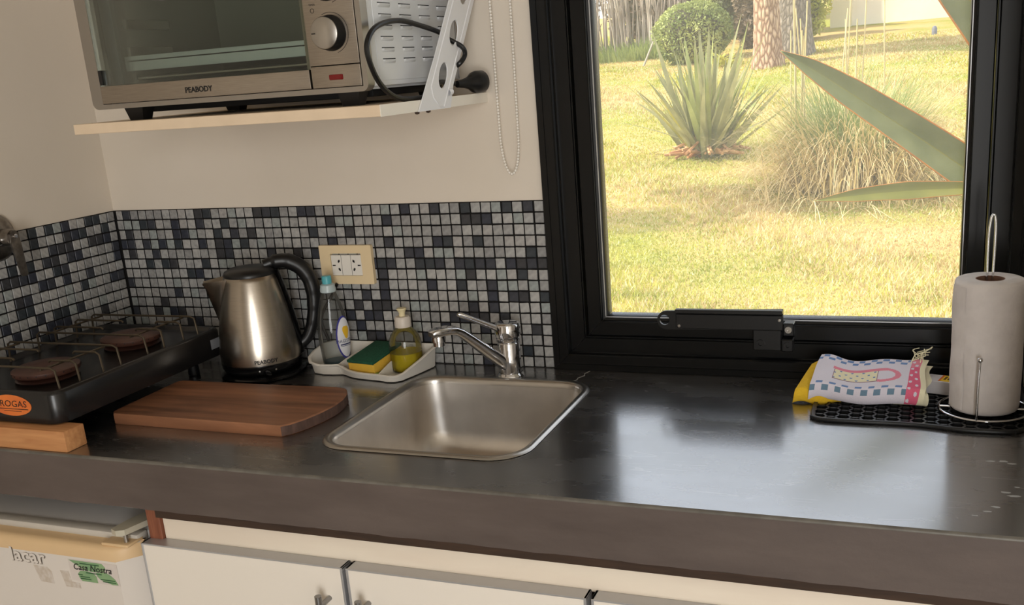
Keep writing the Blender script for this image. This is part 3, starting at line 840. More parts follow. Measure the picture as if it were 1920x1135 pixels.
MB().lathe([(0.0, -0.048), (0.006, -0.047), (0.008, -0.030), (0.010, -0.022), (0.012, -0.016), (0.018, -0.006), (0.0195, 0.0), (0.0195, 0.014), (0.0185, 0.016), (0.0, 0.016)], (0.9165, -0.045, 0.5475), ax, 28).obj('power_plug', M['black_plastic'], ov, smooth=40, label='round black power plug')

# ------------------------------------------------------------------ blind chain
ch = []
for k in range(41): ch.append(Vector((0.9455 - 0.0005 * k / 40 * 4, -0.018, 1.15 - (1.15 - 0.45) * k / 40)))
for k in range(1, 20):
    a = PI + PI * k / 20
    ch.append(Vector((0.9615 + 0.018 * math.cos(a), -0.018, 0.45 + 0.071 * math.sin(a))))
for k in range(41): ch.append(Vector((0.9795 + 0.004 * math.sin(k / 40 * PI), -0.018, 0.45 + (1.15 - 0.45) * k / 40)))
mb = MB()
acc = 0.0; last = ch[0]
beads = [ch[0]]
for a, b in zip(ch[:-1], ch[1:]):
    L = (b - a).length; s = 0.0055 - acc
    while s <= L:
        beads.append(a.lerp(b, s / L)); s += 0.0055
    acc = L - (s - 0.0055)
ico = bmesh.new(); bmesh.ops.create_icosphere(ico, subdivisions=1, radius=0.0028)
iv = [v.co.copy() for v in ico.verts]; ico.verts.index_update(); jf = [[v.index for v in f.verts] for f in ico.faces]; ico.free()
for b in beads: mb.add([p + b for p in iv], jf)
bc = thing('blind_chain', (0.962, -0.018, 0.379), 'looped white bead chain of a blind hanging beside the window', 'chain')
mb.obj('beads', M['bead'], bc, smooth=80, fix=False)['kind'] = 'stuff'
MB().tube(ch, 0.0007, 5).obj('cord', M['white_plastic'], bc)

# ------------------------------------------------------------------ wall socket
so = thing('power_outlet', (0.577, -0.002, 0.206), 'cream double power socket on the mosaic tiles', 'socket')
sx0, sx1, sz0, sz1 = 0.5155, 0.6375, 0.1665, 0.2465
mb = MB()
mb.plate(rrect(sx0, sx1, sz0, sz1, 0.002, 3), [rrect(0.5405, 0.6125, 0.1838, 0.2298, 0.001, 2)[::-1]], lambda u, v, t: (u, t, v), 0.0, -0.009)
mb.obj('cover_plate', M['cream'], so, smooth=0)
mb = MB(); mb.box(0.5410, 0.6120, -0.0078, 0.0, 0.1842, 0.2262, bev=0.0005, seg=1)
ins = mb.obj('socket_insert', M['white_plastic'], so, label='white three-module socket insert')
for x in (0.5652, 0.5878): MB().box(x - 0.0003, x + 0.0003, -0.0081, -0.007, 0.1845, 0.226).obj('module_joint', M['print_grey'], ins, smooth=0)
for s, cx in ((1, 0.5530), (-1, 0.6000)):
    cz = 0.2052
    for dx, dz, a in ((-0.006 * s, 0, 0.0), (0.006 * s, 0.0085, 1.05 * s), (0.006 * s, -0.0085, -1.05 * s)):
        q = MB(); w, h = (0.0034, 0.0012) if dx * s < 0 else (0.0034, 0.0012)
        pts = [(-w, -h), (w, -h), (w, h), (-w, h)]
        q.plate([(cx + dx + u * math.cos(a) - v * math.sin(a), cz + dz + u * math.sin(a) + v * math.cos(a)) for u, v in pts], [], lambda u, v, t: (u, t, v), -0.0079, -0.0082)
        if dx * s > 0: q.plate(circ(cx + dx, cz + dz, 0.0024, 10), [], lambda u, v, t: (u, t, v), -0.0079, -0.0083)
        q.obj('pin_slot', M['black_matte'], ins, smooth=0)

# ------------------------------------------------------------------ gas valve on the left wall
gv = thing('gas_valve', (-0.0125, -0.318, 0.322), 'chrome gas shut-off valve with a lever on the left wall', 'valve')
vm = mat('worn_chrome', srgb(150, 145, 138), 0.3, metal=1.0, col2=srgb(112, 106, 100), nscale=60)
c0 = (-0.0125, -0.318, 0.322)
MB().lathe([(0.047, 0.0), (0.046, 0.004), (0.038, 0.010), (0.024, 0.013), (0.016, 0.013)], c0, (1, 0, 0), 40).obj('flange', vm, gv, smooth=60, label='round domed wall flange')
MB().lathe([(0.013, 0.010), (0.013, 0.022), (0.0175, 0.024), (0.0175, 0.044), (0.015, 0.048), (0.0, 0.048)], c0, (1, 0, 0), 32).obj('valve_body', vm, gv, smooth=40)
MB().cyl((0.012, -0.318, 0.320), (0.012, -0.372, 0.318), 0.011, 20).obj('outlet_pipe', M['chrome'], gv)
lv = MB()
def lvp(u, v, t): return (0.0355 + t + 0.006 * max(0, min(1, (0.315 - v) / 0.02)), u, v)
lv.plate([(-0.327, 0.330), (-0.322, 0.336), (-0.313, 0.336), (-0.308, 0.330), (-0.306, 0.312), (-0.309, 0.25), (-0.314, 0.247), (-0.321, 0.247), (-0.324, 0.25), (-0.329, 0.312)], [], lvp, 0.0, 0.004)
lo = lv.obj('lever', vm, gv, smooth=30, label='flat metal lever hanging down')
MB().lathe([(0.0045, 0.0), (0.0045, 0.003), (0.0, 0.0035)], (0.0395, -0.317, 0.325), (1, 0, 0), 12).obj('lever_screw', M['chrome'], lo)

# ------------------------------------------------------------------ gas stove on wooden blocks
wbk = MB().box(0.002, 0.3485, -0.577, -0.532, 0.0, 0.0375, bev=0.002)
wbk.top('wood_block', M['block_wood'], (0.175, -0.555, 0.0), 'pale wooden block propping up the front of the gas stove', 'block')
em = mat('stove_enamel', srgb(25, 24, 24), 0.25, col2=srgb(31, 29, 28), nscale=20)
stv = thing('gas_stove', (0.165, -0.33, 0.0375), 'black enamelled two-burner gas stove against the left wall', 'stove')
GX0, GX1, GY0, GY1 = 0.004, 0.3215, -0.5565, -0.103
mb = MB()
def gring(ins, z, r=0.03): return [Vector((x, y, z)) for x, y in rrect(GX0 + ins, GX1 - ins, GY0 + ins, GY1 - ins, max(0.004, r - ins), 6)]
mb.loft([gring(0.010, 0.0380), gring(0.002, 0.0400), gring(0.0, 0.0470), gring(0.0, 0.0900), gring(0.003, 0.0955), gring(0.008, 0.0970), gring(0.013, 0.0955), gring(0.018, 0.0905), gring(0.024, 0.0890)], True, True, True)
body = mb.obj('body', em, stv, smooth=50)
for (cx, cy) in ((0.200, -0.452), (0.200, -0.235)):
    b = MB().lathe([(0.052, 0.0), (0.055, 0.003), (0.050, 0.008), (0.034, 0.010), (0.030, 0.012)], (cx, cy, 0.0885), seg=36)
    bn = b.obj('burner_bowl', mat('burner_bowl', srgb(52, 30, 24), 0.4), stv, smooth=50)
    b = MB().lathe([(0.034, 0.008), (0.056, 0.011), (0.0585, 0.014), (0.0585, 0.020), (0.052, 0.0235), (0.020, 0.025), (0.0, 0.025)], (cx, cy, 0.0885), seg=44)
    b.obj('burner_cap', mat('burner_enamel', srgb(84, 54, 44), 0.4, col2=srgb(70, 46, 38), nscale=30), bn, smooth=40, label='brown enamel burner cap')
    for k in range(24):
        a = 2 * PI * k / 24
        MB().cyl((cx + 0.0580 * math.cos(a), cy + 0.0580 * math.sin(a), 0.1055), (cx + 0.0590 * math.cos(a), cy + 0.0590 * math.sin(a), 0.1055), 0.0014, 6).obj('flame_port', M['black_matte'], bn, smooth=0)
wm = mat('grate_wire', srgb(86, 76, 62), 0.45, metal=0.7)
for cy in (-0.452, -0.235):
    g = []
    for dy in (-0.073, -0.028, 0.028, 0.073):
        y = cy + dy
        if abs(dy) > 0.05:
            w = [(0.030, y, 0.0910), (0.032, y, 0.1260), (0.040, y, 0.1305), (0.290, y, 0.1305), (0.300, y, 0.1265), (0.304, y, 0.0920)]
            MB().tube(w, 0.0021, 8).obj('grate_wire', wm, stv)
        else:
            for x0, x1 in ((0.032, 0.155), (0.245, 0.302)):
                xe = x0 if x0 < 0.1 else x1; xi = x1 if x0 < 0.1 else x0
                s = 1 if x0 < 0.1 else -1
                MB().tube([(xe - 0.003 * s, y, 0.0915), (xe, y, 0.1265), (xe + 0.008 * s, y, 0.1305), (xi, y, 0.1305), (xi + 0.004 * s, y, 0.127)], 0.0021, 8).obj('grate_wire', wm, stv)
    for x in (0.060, 0.270):
        MB().cyl((x, cy - 0.075, 0.1275), (x, cy + 0.075, 0.1275), 0.0020, 8).obj('grate_wire', wm, stv)
# sticker on the front
q = MB(); q.plate(circ(0.2195, 0.0715, 0.0465, 36, 0.0190), [], lambda u, v, t: (u, t, v), GY0 - 0.0003, GY0 - 0.0008)
lab = q.obj('maker_sticker', mat('orange_sticker', srgb(226, 122, 52), 0.35, col2=srgb(214, 106, 44), nscale=30), stv, smooth=0, label='orange oval maker sticker')
lettering('BROGAS', 0.0165, (0.2195, GY0 - 0.0009, 0.0690), (1, 0, 0), (0, 0, 1), 0.0003, shear=0.1, xs=1.15).obj('sticker_lettering', M['print'], lab, smooth=0)
for z, w in ((0.0645, 0.036), (0.0608, 0.020)):
    MB().box(0.2215 - w, 0.2215 + w, GY0 - 0.0012, GY0 - 0.0008, z, z + (0.0012 if w > 0.03 else 0.0008)).obj('print_line', M['print'], lab, smooth=0)
MB().box(GX1, GX1 + 0.0006, -0.150, -0.122, 0.058, 0.078).obj('side_sticker', mat('grey_sticker', srgb(126, 128, 132), 0.5), stv, smooth=0, label='small grey rating sticker')
for x in (0.045, 0.262):
    MB().lathe([(0.011, 0.0), (0.012, 0.004), (0.009, 0.039)], (x, -0.145, 0.0004), seg=18, cap0=True).obj('foot', M['rubber'], stv)

# ------------------------------------------------------------------ cutting board
mb = MB()
o_ = [(0.312, -0.428), (0.310, -0.40), (0.306, -0.25), (0.312, -0.240), (0.560, -0.237), (0.668, -0.233), (0.690, -0.240), (0.705, -0.262), (0.716, -0.295), (0.720, -0.330), (0.716, -0.368), (0.707, -0.405), (0.695, -0.432), (0.684, -0.443), (0.322, -0.438)]
B = [(x, y) for x, y in o_]
def bd(z, ins):
    c = Vector((0.5, -0.34)); out = []
    for x, y in B:
        d = Vector((x, y)) - c; L = d.length
        p = c + d * (1 - ins / L); out.append(Vector((p.x, p.y, z)))
    return out
mb.loft([bd(0.0002, 0.002), bd(0.002, 0.0), bd(0.0185, 0.0), bd(0.0205, 0.0022)], True, True, True)
cb = mb.top('cutting_board', M['board_wood'], (0.5, -0.34, 0.0), 'brown wooden cutting board with a curved right end lying flat', 'cutting board', smooth=30)
cb.data.materials.append(mat('end_grain', srgb(78, 58, 50), 0.7, col2=srgb(98, 74, 64), nscale=120, stretch=(1, 1, 0.2)))
for p in cb.data.polygons:          # sawn end grain on the curved end
    if abs(p.normal.z) < 0.5 and p.center.x > 0.17 and p.normal.x > 0.3: p.material_index = 1

# ------------------------------------------------------------------ kettle
KC = Vector((0.412, -0.108, 0.0))
ke = thing('electric_kettle', KC, 'brushed steel electric kettle with a black handle on its base', 'kettle')
hd_ = Vector((0.83, 0.55, 0)).normalized()        # handle side
def kp(r, z, w=0.0):
    n = Vector((-hd_.y, hd_.x, 0))
    return KC + hd_ * r + n * w + Vector((0, 0, z))
MB().lathe([(0.0, 0.0004), (0.084, 0.0004), (0.0865, 0.003), (0.086, 0.007), (0.080, 0.0115), (0.074, 0.013), (0.0, 0.013)], KC, seg=56).obj('power_base', M['black_gloss'], ke, smooth=40, label='round black power base')
MB().lathe([(0.070, 0.013), (0.0775, 0.016), (0.0815, 0.024), (0.0825, 0.033), (0.082, 0.036)], KC, seg=56).obj('bottom_collar', M['black_gloss'], ke, smooth=50, label='glossy black collar')
MB().lathe([(0.0822, 0.0350), (0.0822, 0.0500), (0.0800, 0.075), (0.0760, 0.105), (0.0700, 0.140), (0.0630, 0.172), (0.0560, 0.198), (0.0530, 0.2065), (0.050, 0.2085)], KC, seg=72).obj('body', M['kettle_steel'], ke, smooth=50)
lid = MB().lathe([(0.0525, 0.2070), (0.0530, 0.2110), (0.0500, 0.2165), (0.040, 0.2215), (0.022, 0.2245), (0.0, 0.2250)], KC, seg=48)
lid.obj('lid', M['black_plastic'], ke, smooth=50, label='domed black lid')
# spout
sp = MB()
rings = []
for t, rr in ((0.0, 0.046), (0.5, 0.070), (1.0, 0.093)):
    w = 0.030 - 0.018 * t
    zb = 0.108 + 0.084 * t; zt = 0.2060 - 0.005 * t
    rb = 0.071 + 0.020 * t
    rings.append([kp(-rr, zt, -w), kp(-(rr + rb) / 2 - 0.001, (zt + zb) / 2, -w * 0.75), kp(-rb, zb, 0), kp(-(rr + rb) / 2 - 0.001, (zt + zb) / 2, w * 0.75), kp(-rr, zt, w)])
sp.loft(rings, False)
sp.loft([[p for p in rings[0]], [p + hd_ * 0.001 + Vector((0, 0, -0.0005)) for p in rings[0]]], False)
sp.obj('spout', M['kettle_steel'], ke, smooth=50, label='pointed steel spout')
hp = [kp(0.030, 0.2225), kp(0.050, 0.2275), kp(0.076, 0.2260), kp(0.101, 0.2100), kp(0.1150, 0.1850), kp(0.1190, 0.155), kp(0.1160, 0.122), kp(0.1085, 0.092), kp(0.0960, 0.066), kp(0.080, 0.052)]
MB().tube(hp, [0.011, 0.014, 0.0155, 0.0155, 0.0148, 0.0138, 0.0125, 0.0115, 0.0115, 0.013], 16, smooth=6, flat=1.05, up=(-hd_.y, hd_.x, 0)).obj('handle', M['black_plastic'], ke, smooth=60, label='curved black handle')
gs = MB()
rg = []
for z, r in ((0.038, 0.0820), (0.075, 0.0802), (0.105, 0.0762), (0.140, 0.0702), (0.172, 0.0632), (0.200, 0.0560), (0.212, 0.0530)):
    rg.append([KC + Vector((0, 0, z)) + (Matrix.Rotation(a, 3, 'Z') @ hd_) * (r + 0.0035 * math.cos(a * 4.2)) for a in [-0.36 + 0.72 * k / 8 for k in range(9)]])
gs.loft(rg, False)
gs.obj('back_strip', M['black_gloss'], ke, smooth=60, label='black strip behind the handle')
vd = Vector((1.688 - KC.x, -1.768 - KC.y, 0)).normalized()
tx = Vector((-vd.y, vd.x, 0))
pl = KC + (Matrix.Rotation(0.06, 3, 'Z') @ vd) * 0.0829 + Vector((0, 0, 0.0445))
lt = lettering('PEABODY', 0.0105, (0, 0, 0), (1, 0, 0), (0, 1, 0), 0.0, bold=0.025)
wr = MB()
a0 = math.atan2(vd.y, vd.x) + 0.07
for v in lt.v:
    a = a0 + v[0] / 0.0826
    wr.v.append((KC.x + 0.0830 * math.cos(a), KC.y + 0.0830 * math.sin(a), 0.0400 + v[1]))
wr.f = lt.f; wr.m = lt.m
wr.obj('brand_lettering', M['print'], ke, smooth=0)
for a in (-0.12, 0.28):
    p = KC + (Matrix.Rotation(a, 3, 'Z') @ vd) * 0.0805 + Vector((0, 0, 0.0245))
    MB().lathe([(0.0022, 0), (0.0018, 0.0012), (0, 0.0014)], p, (Matrix.Rotation(a, 3, 'Z') @ vd), 10).obj('indicator_dot', M['steel'], ke)
p = KC + (Matrix.Rotation(0.08, 3, 'Z') @ vd) * 0.0800 + Vector((0, 0, 0.0205))
MB().lathe([(0.009, 0), (0.007, 0.006), (0, 0.007)], p, (Matrix.Rotation(0.08, 3, 'Z') @ vd), 16, sy=0.6).obj('switch', M['black_gloss'], ke)
MB().tube([kp(0.075, 0.006), (0.50, -0.03, 0.005), (0.515, -0.012, 0.03), (0.500, -0.010, 0.09), (0.535, -0.010, 0.145), (0.55, -0.010, 0.168)], 0.0032, 8, smooth=6).obj('power_cord', M['black_plastic'], ke, label='black kettle cord')

# ------------------------------------------------------------------ soap tray with bottles and sponge
ty = thing('sink_tray', (0.64, -0.07, 0.0), 'white plastic three-part tray behind the sink', 'tray')
def rimz(y): return 0.016 + 0.030 * min(1.0, max(0.0, (y + 0.140) / 0.115))
outl = [(0.503, -0.060), (0.506, -0.084), (0.520, -0.103), (0.545, -0.112), (0.572, -0.111), (0.588, -0.108), (0.600, -0.114), (0.622, -0.127), (0.648, -0.134), (0.680, -0.137), (0.700, -0.138), (0.722, -0.143), (0.738, -0.141), (0.750, -0.130), (0.763, -0.080), (0.772, -0.030), (0.771, -0.018), (0.762, -0.012), (0.700, -0.009), (0.560, -0.008), (0.522, -0.012), (0.508, -0.030)]
cen = Vector((0.64, -0.072))
def tro(ins, zf):
    out = []
    for x, y in outl:
        d = Vector((x, y)) - cen
        p = cen + d * (1 - ins / d.length)
        out.append(Vector((p.x, p.y, zf(y))))
    return out
mb = MB()
mb.loft([tro(0.016, lambda y: 0.0012), tro(0.009, lambda y: 0.002), tro(0.005, lambda y: rimz(y) - 0.005), tro(0.0, lambda y: rimz(y) - 0.004), tro(-0.001, lambda y: rimz(y) - 0.001), tro(0.001, rimz), tro(0.005, rimz), tro(0.007, lambda y: rimz(y) - 0.002), tro(0.011, lambda y: 0.006), tro(0.018, lambda y: 0.004)], True, True, True)
mb.obj('shell', M['white_plastic'], ty, smooth=50)
for pts in ([(0.590, -0.105), (0.598, -0.075), (0.612, -0.045), (0.630, -0.014)], [(0.697, -0.133), (0.700, -0.09), (0.706, -0.05), (0.712, -0.014)]):
    d = MB()
    P2 = catmull([Vector((x, y, 0)) for x, y in pts], 6)
    rr = []
    for i, p in enumerate(P2):
        t = (P2[min(i + 1, len(P2) - 1)] - P2[max(i - 1, 0)]).normalized(); n = Vector((-t.y, t.x, 0)) * 0.002
        z = rimz(p.y) - 0.002
        rr.append([p + n + Vector((0, 0, 0.003)), p + n * 0.7 + Vector((0, 0, z)), p - n * 0.7 + Vector((0, 0, z)), p - n + Vector((0, 0, 0.003))])
    d.loft(rr, False)
    d.obj('divider', M['white_plastic'], ty, smooth=40)

# dish soap bottle (nearly empty)
DC = Vector((0.556, -0.056, 0.0045))
db = thing('dish_soap_bottle', DC, 'clear dish soap bottle with a turquoise cap in the white tray', 'bottle')
prof = [(0.0, 0.0), (0.022, 0.0), (0.0265, 0.003), (0.0285, 0.012), (0.0300, 0.035), (0.0315, 0.060), (0.0315, 0.078), (0.0290, 0.100), (0.0240, 0.125), (0.0180, 0.145), (0.0145, 0.155), (0.0135, 0.160)]
ba = math.atan2(vd.y, vd.x)
def bring(r, z, flat=0.72, da=0.0):
    out = []
    for k in range(40):
        a = 2 * PI * k / 40
        x = r * math.cos(a) * flat; y = r * math.sin(a)
        c, s = math.cos(ba + da), math.sin(ba + da)
        out.append(DC + Vector((x * c - y * s, x * s + y * c, z)))
    return out
fl = lambda z: 0.72 + 0.28 * max(0, min(1, (z - 0.10) / 0.05))
mb = MB(); mb.loft([bring(max(r, 0.0005), z, fl(z)) for r, z in prof])
mb.obj('body', M['clear_plastic'], db, smooth=60)
mb = MB(); mb.loft([bring(max(r - 0.002, 0.0005), z + 0.002, 0.72) for r, z in prof[:4]], cap1=True)
mb.obj('liquid', M['blue_liquid'], db, smooth=60, label='last of the pale blue soap')
mb = MB().lathe([(0.0145, 0.156), (0.0160, 0.157), (0.0160, 0.163), (0.0150, 0.166), (0.0150, 0.171), (0.0105, 0.1735), (0.0, 0.1735)], DC, seg=28)
mb.obj('collar', mat('collar_plastic', srgb(176, 190, 192), 0.3), db, smooth=40)
mb = MB().lathe([(0.0095, 0.1725), (0.0100, 0.180), (0.0095, 0.188), (0.0085, 0.1895), (0.0, 0.1895)], DC, seg=24)
mb.obj('cap', mat('turquoise', srgb(84, 168, 178), 0.3), db, smooth=40, label='turquoise cap')
def on_bottle(u, v, off):
    """u: angle offset, v: height on the front of the bottle"""
    r = np.interp(v, [p[1] for p in prof[2:]], [p[0] for p in prof[2:]]) + off
    x = r * math.cos(u) * fl(v) + off * 0; y = r * math.sin(u)
    c, s = math.cos(ba), math.sin(ba)
    return (DC.x + x * c - y * s, DC.y + x * s + y * c, DC.z + v)
def label_blob(cu, cv, ru, rv, off, m, nm, par, n=28, shape=None):
    g = MB(); rings = []
    for k in range(6):
        f = k / 5
        rings.append([on_bottle(cu + ru * f * (shape(2 * PI * j / n) if shape else 1) * math.cos(2 * PI * j / n), cv + rv * f * (shape(2 * PI * j / n) if shape else 1) * math.sin(2 * PI * j / n), off) for j in range(n)])
    g.loft([[Vector(p) for p in r] for r in rings])
    return g.obj(nm, m, par, smooth=60, fix=False)
lb = label_blob(0.76, 0.062, 0.70, 0.045, 0.0006, mat('label_blue', srgb(58, 58, 140), 0.35), 'label', db)
lb['label'] = 'oval blue and white label'
label_blob(0.78, 0.062, 0.63, 0.041, 0.0010, mat('label_white', srgb(226, 226, 230), 0.35), 'label_field', lb)
label_blob(0.80, 0.074, 0.26, 0.013, 0.0014, mat('label_yellow', srgb(232, 186, 52), 0.35), 'label_shape', lb, shape=lambda a: 1 + 0.15 * math.sin(3 * a))
lt = lettering('MAGISTRAL', 0.0098, (0, 0, 0), (1, 0, 0), (0, 1, 0), 0.0)
g = MB(); g.v = [on_bottle(0.80 + v[0] / 0.030 * 0.92, 0.0520 + v[1], 0.0016) for v in lt.v]; g.f = lt.f; g.m = lt.m
nav = mat('print_navy', srgb(30, 40, 90), 0.4)
g.obj('label_lettering', nav, lb, smooth=0)
for z0, z1 in ((0.0465, 0.0490), (0.0440, 0.0450)):
    g = MB(); g.loft([[Vector(on_bottle(0.30 + 1.0 * k / 12, z, 0.0016)) for k in range(13)] for z in (z0, z1)], False)
    g.obj('print_line', nav, lb, smooth=0, fix=False)

# hand soap bottle
HC = Vector((0.7225, -0.0620, 0.0045))
hs_ = thing('pump_soap_bottle', HC, 'round clear soap bottle half full of yellow liquid in the white tray', 'bottle')
MB().lathe([(0.0, 0.0), (0.028, 0.0), (0.0315, 0.003), (0.0325, 0.012), (0.0325, 0.050), (0.0315, 0.062), (0.0275, 0.074), (0.0190, 0.084), (0.0150, 0.088), (0.0145, 0.092)], HC, seg=44).obj('body', M['clear_plastic'], hs_, smooth=60)
MB().lathe([(0.0, 0.002), (0.027, 0.002), (0.0305, 0.005), (0.0315, 0.012), (0.0315, 0.0385), (0.0, 0.0385)], HC, seg=44).obj('liquid', M['soap_liquid'], hs_, smooth=40, label='yellow liquid soap')
MB().lathe([(0.0160, 0.089), (0.0165, 0.093), (0.0160, 0.106), (0.0135, 0.110), (0.0, 0.111)], HC, seg=28).obj('collar', mat('pump_collar', srgb(206, 196, 184), 0.4), hs_, smooth=40)
MB().lathe([(0.0060, 0.110), (0.0060, 0.117), (0.0085, 0.122), (0.0100, 0.124), (0.0085, 0.1265), (0.0, 0.1265)], HC, seg=18).obj('nozzle', mat('pump_nozzle', srgb(226, 212, 170), 0.4), hs_, smooth=30, label='cream pump nozzle')

# sponge
SP = Matrix.Translation((0.6580, -0.0730, 0.0300)) @ Matrix.Rotation(math.radians(-9), 4, 'Z') @ Matrix.Rotation(math.radians(9), 4, 'X')
sg = thing('sponge', (0.658, -0.078, 0.006), 'yellow sponge with a dark green scouring top in the tray', 'sponge')
mb = MB(); mb.box(-0.0325, 0.0325, -0.048, 0.048, -0.013, 0.009, bev=0.003, M=SP)
mb.obj('foam', mat('yellow_foam', srgb(220, 176, 62), 0.9, bump=0.6, bscale=400), sg)
mb = MB(); mb.box(-0.0330, 0.0330, -0.0485, 0.0485, 0.0088, 0.0150, bev=0.0015, M=SP)
mb.obj('scouring_pad', mat('green_pad', srgb(24, 74, 54), 0.95, bump=0.8, bscale=500, col2=srgb(30, 86, 62), nscale=200), sg, label='dark green scouring pad')
mb = MB().lathe([(0.0, 0.0), (0.016, 0.0), (0.018, 0.003), (0.014, 0.007), (0.0, 0.009)], (0.680, -0.1185, 0.0052), seg=24, sy=0.55)
mb.top('soap_piece', mat('green_soap', srgb(128, 168, 66), 0.4), (0.680, -0.1185, 0.0052), 'small light green piece of soap in front of the sponge', 'soap', smooth=50)

# ------------------------------------------------------------------ faucet
FC = Vector((0.944, -0.058, 0.0))
fa = thing('faucet', FC, 'chrome single-lever faucet behind the sink', 'faucet')
MB().lathe([(0.0, 0.0), (0.0265, 0.0), (0.0265, 0.003), (0.0235, 0.006), (0.0225, 0.008)], FC, seg=36).obj('base_ring', M['chrome'], fa, smooth=50)
MB().lathe([(0.0215, 0.006), (0.0215, 0.066), (0.0205, 0.068), (0.0195, 0.0685)], FC, seg=40).obj('body', M['chrome'], fa, smooth=50)
MB().lathe([(0.0195, 0.068), (0.0230, 0.0705), (0.0235, 0.076), (0.0200, 0.0790), (0.0200, 0.0795)], FC, seg=40).obj('neck_ring', M['chrome'], fa, smooth=50)
cp_ = MB().lathe([(0.0205, 0.0790), (0.0245, 0.0800), (0.0250, 0.0850), (0.0250, 0.1020), (0.0235, 0.1055), (0.0160, 0.1080), (0.0, 0.1085)], FC, seg=40)
capo = cp_.obj('lever_cap', M['chrome'], fa, smooth=50, label='round chrome lever cap')
sd_ = Vector((-0.535, -0.845, 0)).normalized()
def fp(d, z, w=0.0): return FC + sd_ * d + Vector((-sd_.y, sd_.x, 0)) * w + Vector((0, 0, z))
ld_ = Vector((-0.72, -0.69, 0)).normalized()
lev = MB()
lev.tube([FC + ld_ * d + Vector((0, 0, z)) for d, z in ((0.018, 0.0955), (0.040, 0.1075), (0.068, 0.1225), (0.092, 0.1350), (0.096, 0.1360))], [0.0055, 0.0048, 0.0046, 0.0046, 0.0030], 10, flat=1.4)
lev.obj('lever', M['chrome'], capo, smooth=50, label='slim chrome lever')
spt = [(0.012, 0.026, 0.0130, 0.0120), (0.030, 0.042, 0.0125, 0.0115), (0.060, 0.0685, 0.0120, 0.0100), (0.090, 0.0950, 0.0118, 0.0088), (0.106, 0.1085, 0.0120, 0.0080), (0.118, 0.1150, 0.0130, 0.0075), (0.132, 0.1180, 0.0140, 0.0072), (0.150, 0.1185, 0.0142, 0.0072), (0.162, 0.1175, 0.0125, 0.0070), (0.167, 0.1160, 0.0085, 0.0050)]
rings = []
for i, (d, z, w, h) in enumerate(spt):
    a = spt[max(0, i - 1)]; b = spt[min(len(spt) - 1, i + 1)]
    t = Vector((b[0] - a[0], b[1] - a[1])).normalized(); n = Vector((-t.y, t.x))
    pr_ = rrect(-w, w, -h, h, min(w, h) * 0.55, 4)
    rings.append([fp(d + n.x * v, z + n.y * v, u) for u, v in pr_])
mb = MB(); mb.loft(rings, True, True, True)
mb.obj('spout', M['chrome'], fa, smooth=50, label='rising chrome spout')
MB().lathe([(0.0125, 0.0), (0.0130, -0.008), (0.0130, -0.013), (0.0105, -0.0135), (0.0105, -0.0205), (0.0090, -0.0210), (0.0, -0.019)], fp(0.152, 0.1135), seg=28).obj('aerator', M['chrome'], fa, smooth=40)

# ------------------------------------------------------------------ honeycomb mat
hm = thing('drying_mat', (1.675, -0.13, 0.0), 'black honeycomb silicone drying mat near the window', 'mat')
mo = []
for x, y in [(1.518, -0.150), (1.519, -0.205), (1.526, -0.220), (1.545, -0.2265), (1.60, -0.2275), (1.66, -0.2270), (1.70, -0.2310), (1.735, -0.2390), (1.77, -0.2410), (1.805, -0.2390), (1.822, -0.2300), (1.832, -0.213), (1.835, -0.18), (1.836, -0.05), (1.832, -0.035), (1.820, -0.030), (1.535, -0.030), (1.522, -0.036), (1.518, -0.050)]:
    mo.append(Vector((x, y, 0)))
mo = catmull(mo, 3, True)
mc = Vector((1.677, -0.13, 0))
def mring(ins, z):
    out = []
    for i, p in enumerate(mo):
        t = (mo[(i + 1) % len(mo)] - mo[i - 1]).normalized(); n = Vector((-t.y, t.x, 0))
        q = p + n * ins
        out.append(Vector((q.x, q.y, z)))
    return out
mb = MB()
mb.loft([mring(0.001, 0.0003), mring(0.0, 0.002), mring(0.0004, 0.0052), mring(0.0015, 0.0062), mring(0.0065, 0.0062), mring(0.0075, 0.0052), mring(0.0078, 0.0003)])
mb.obj('rim', M['rubber'], hm, smooth=50)
def inside(x, y, poly):
    c = False; n = len(poly)
    for i in range(n):
        a, b = poly[i], poly[i - 1]
        if (a.y > y) != (b.y > y) and x < (b.x - a.x) * (y - a.y) / (b.y - a.y) + a.x: c = not c
    return c
inn = mring(0.0035, 0)
mb = MB(); R = 0.0122; seen = set()
dx = R * 1.5; dy = R * math.sqrt(3)
for i in range(-2, 26):
    for j in range(-2, 18):
        cx = 1.515 + i * dx; cy = -0.245 + j * dy + (dy / 2 if i % 2 else 0)
        cs = [Vector((cx + R * math.cos(PI / 3 * k), cy + R * math.sin(PI / 3 * k), 0)) for k in range(6)]
        for k in range(6):
            a, b = cs[k], cs[(k + 1) % 6]
            key = (round((a.x + b.x) * 2000), round((a.y + b.y) * 2000))
            if key in seen: continue
            seen.add(key)
            if not (inside(a.x, a.y, inn) and inside(b.x, b.y, inn)):
                if not (inside((a.x + b.x) / 2, (a.y + b.y) / 2, inn)): continue
            t = (b - a).normalized(); n = Vector((-t.y, t.x, 0)) * 0.0017; e_ = t * 0.0008
            q = [a - n - e_, b - n + e_, b + n + e_, a + n - e_]
            mb.loft([[p + Vector((0, 0, 0.0004)) for p in q], [p + Vector((0, 0, 0.0058)) for p in q]], True, True, True)
o = mb.obj('honeycomb', M['rubber'], hm, smooth=0, fix=False, label='raised honeycomb webbing')
mb = MB(); mb.plate([(p.x, p.y) for p in mring(0.004, 0)], [], lambda u, v, t: (u, v, t), 0.0003, 0.0010)
mb.obj('mat_base', M['black_matte'], hm, smooth=0)

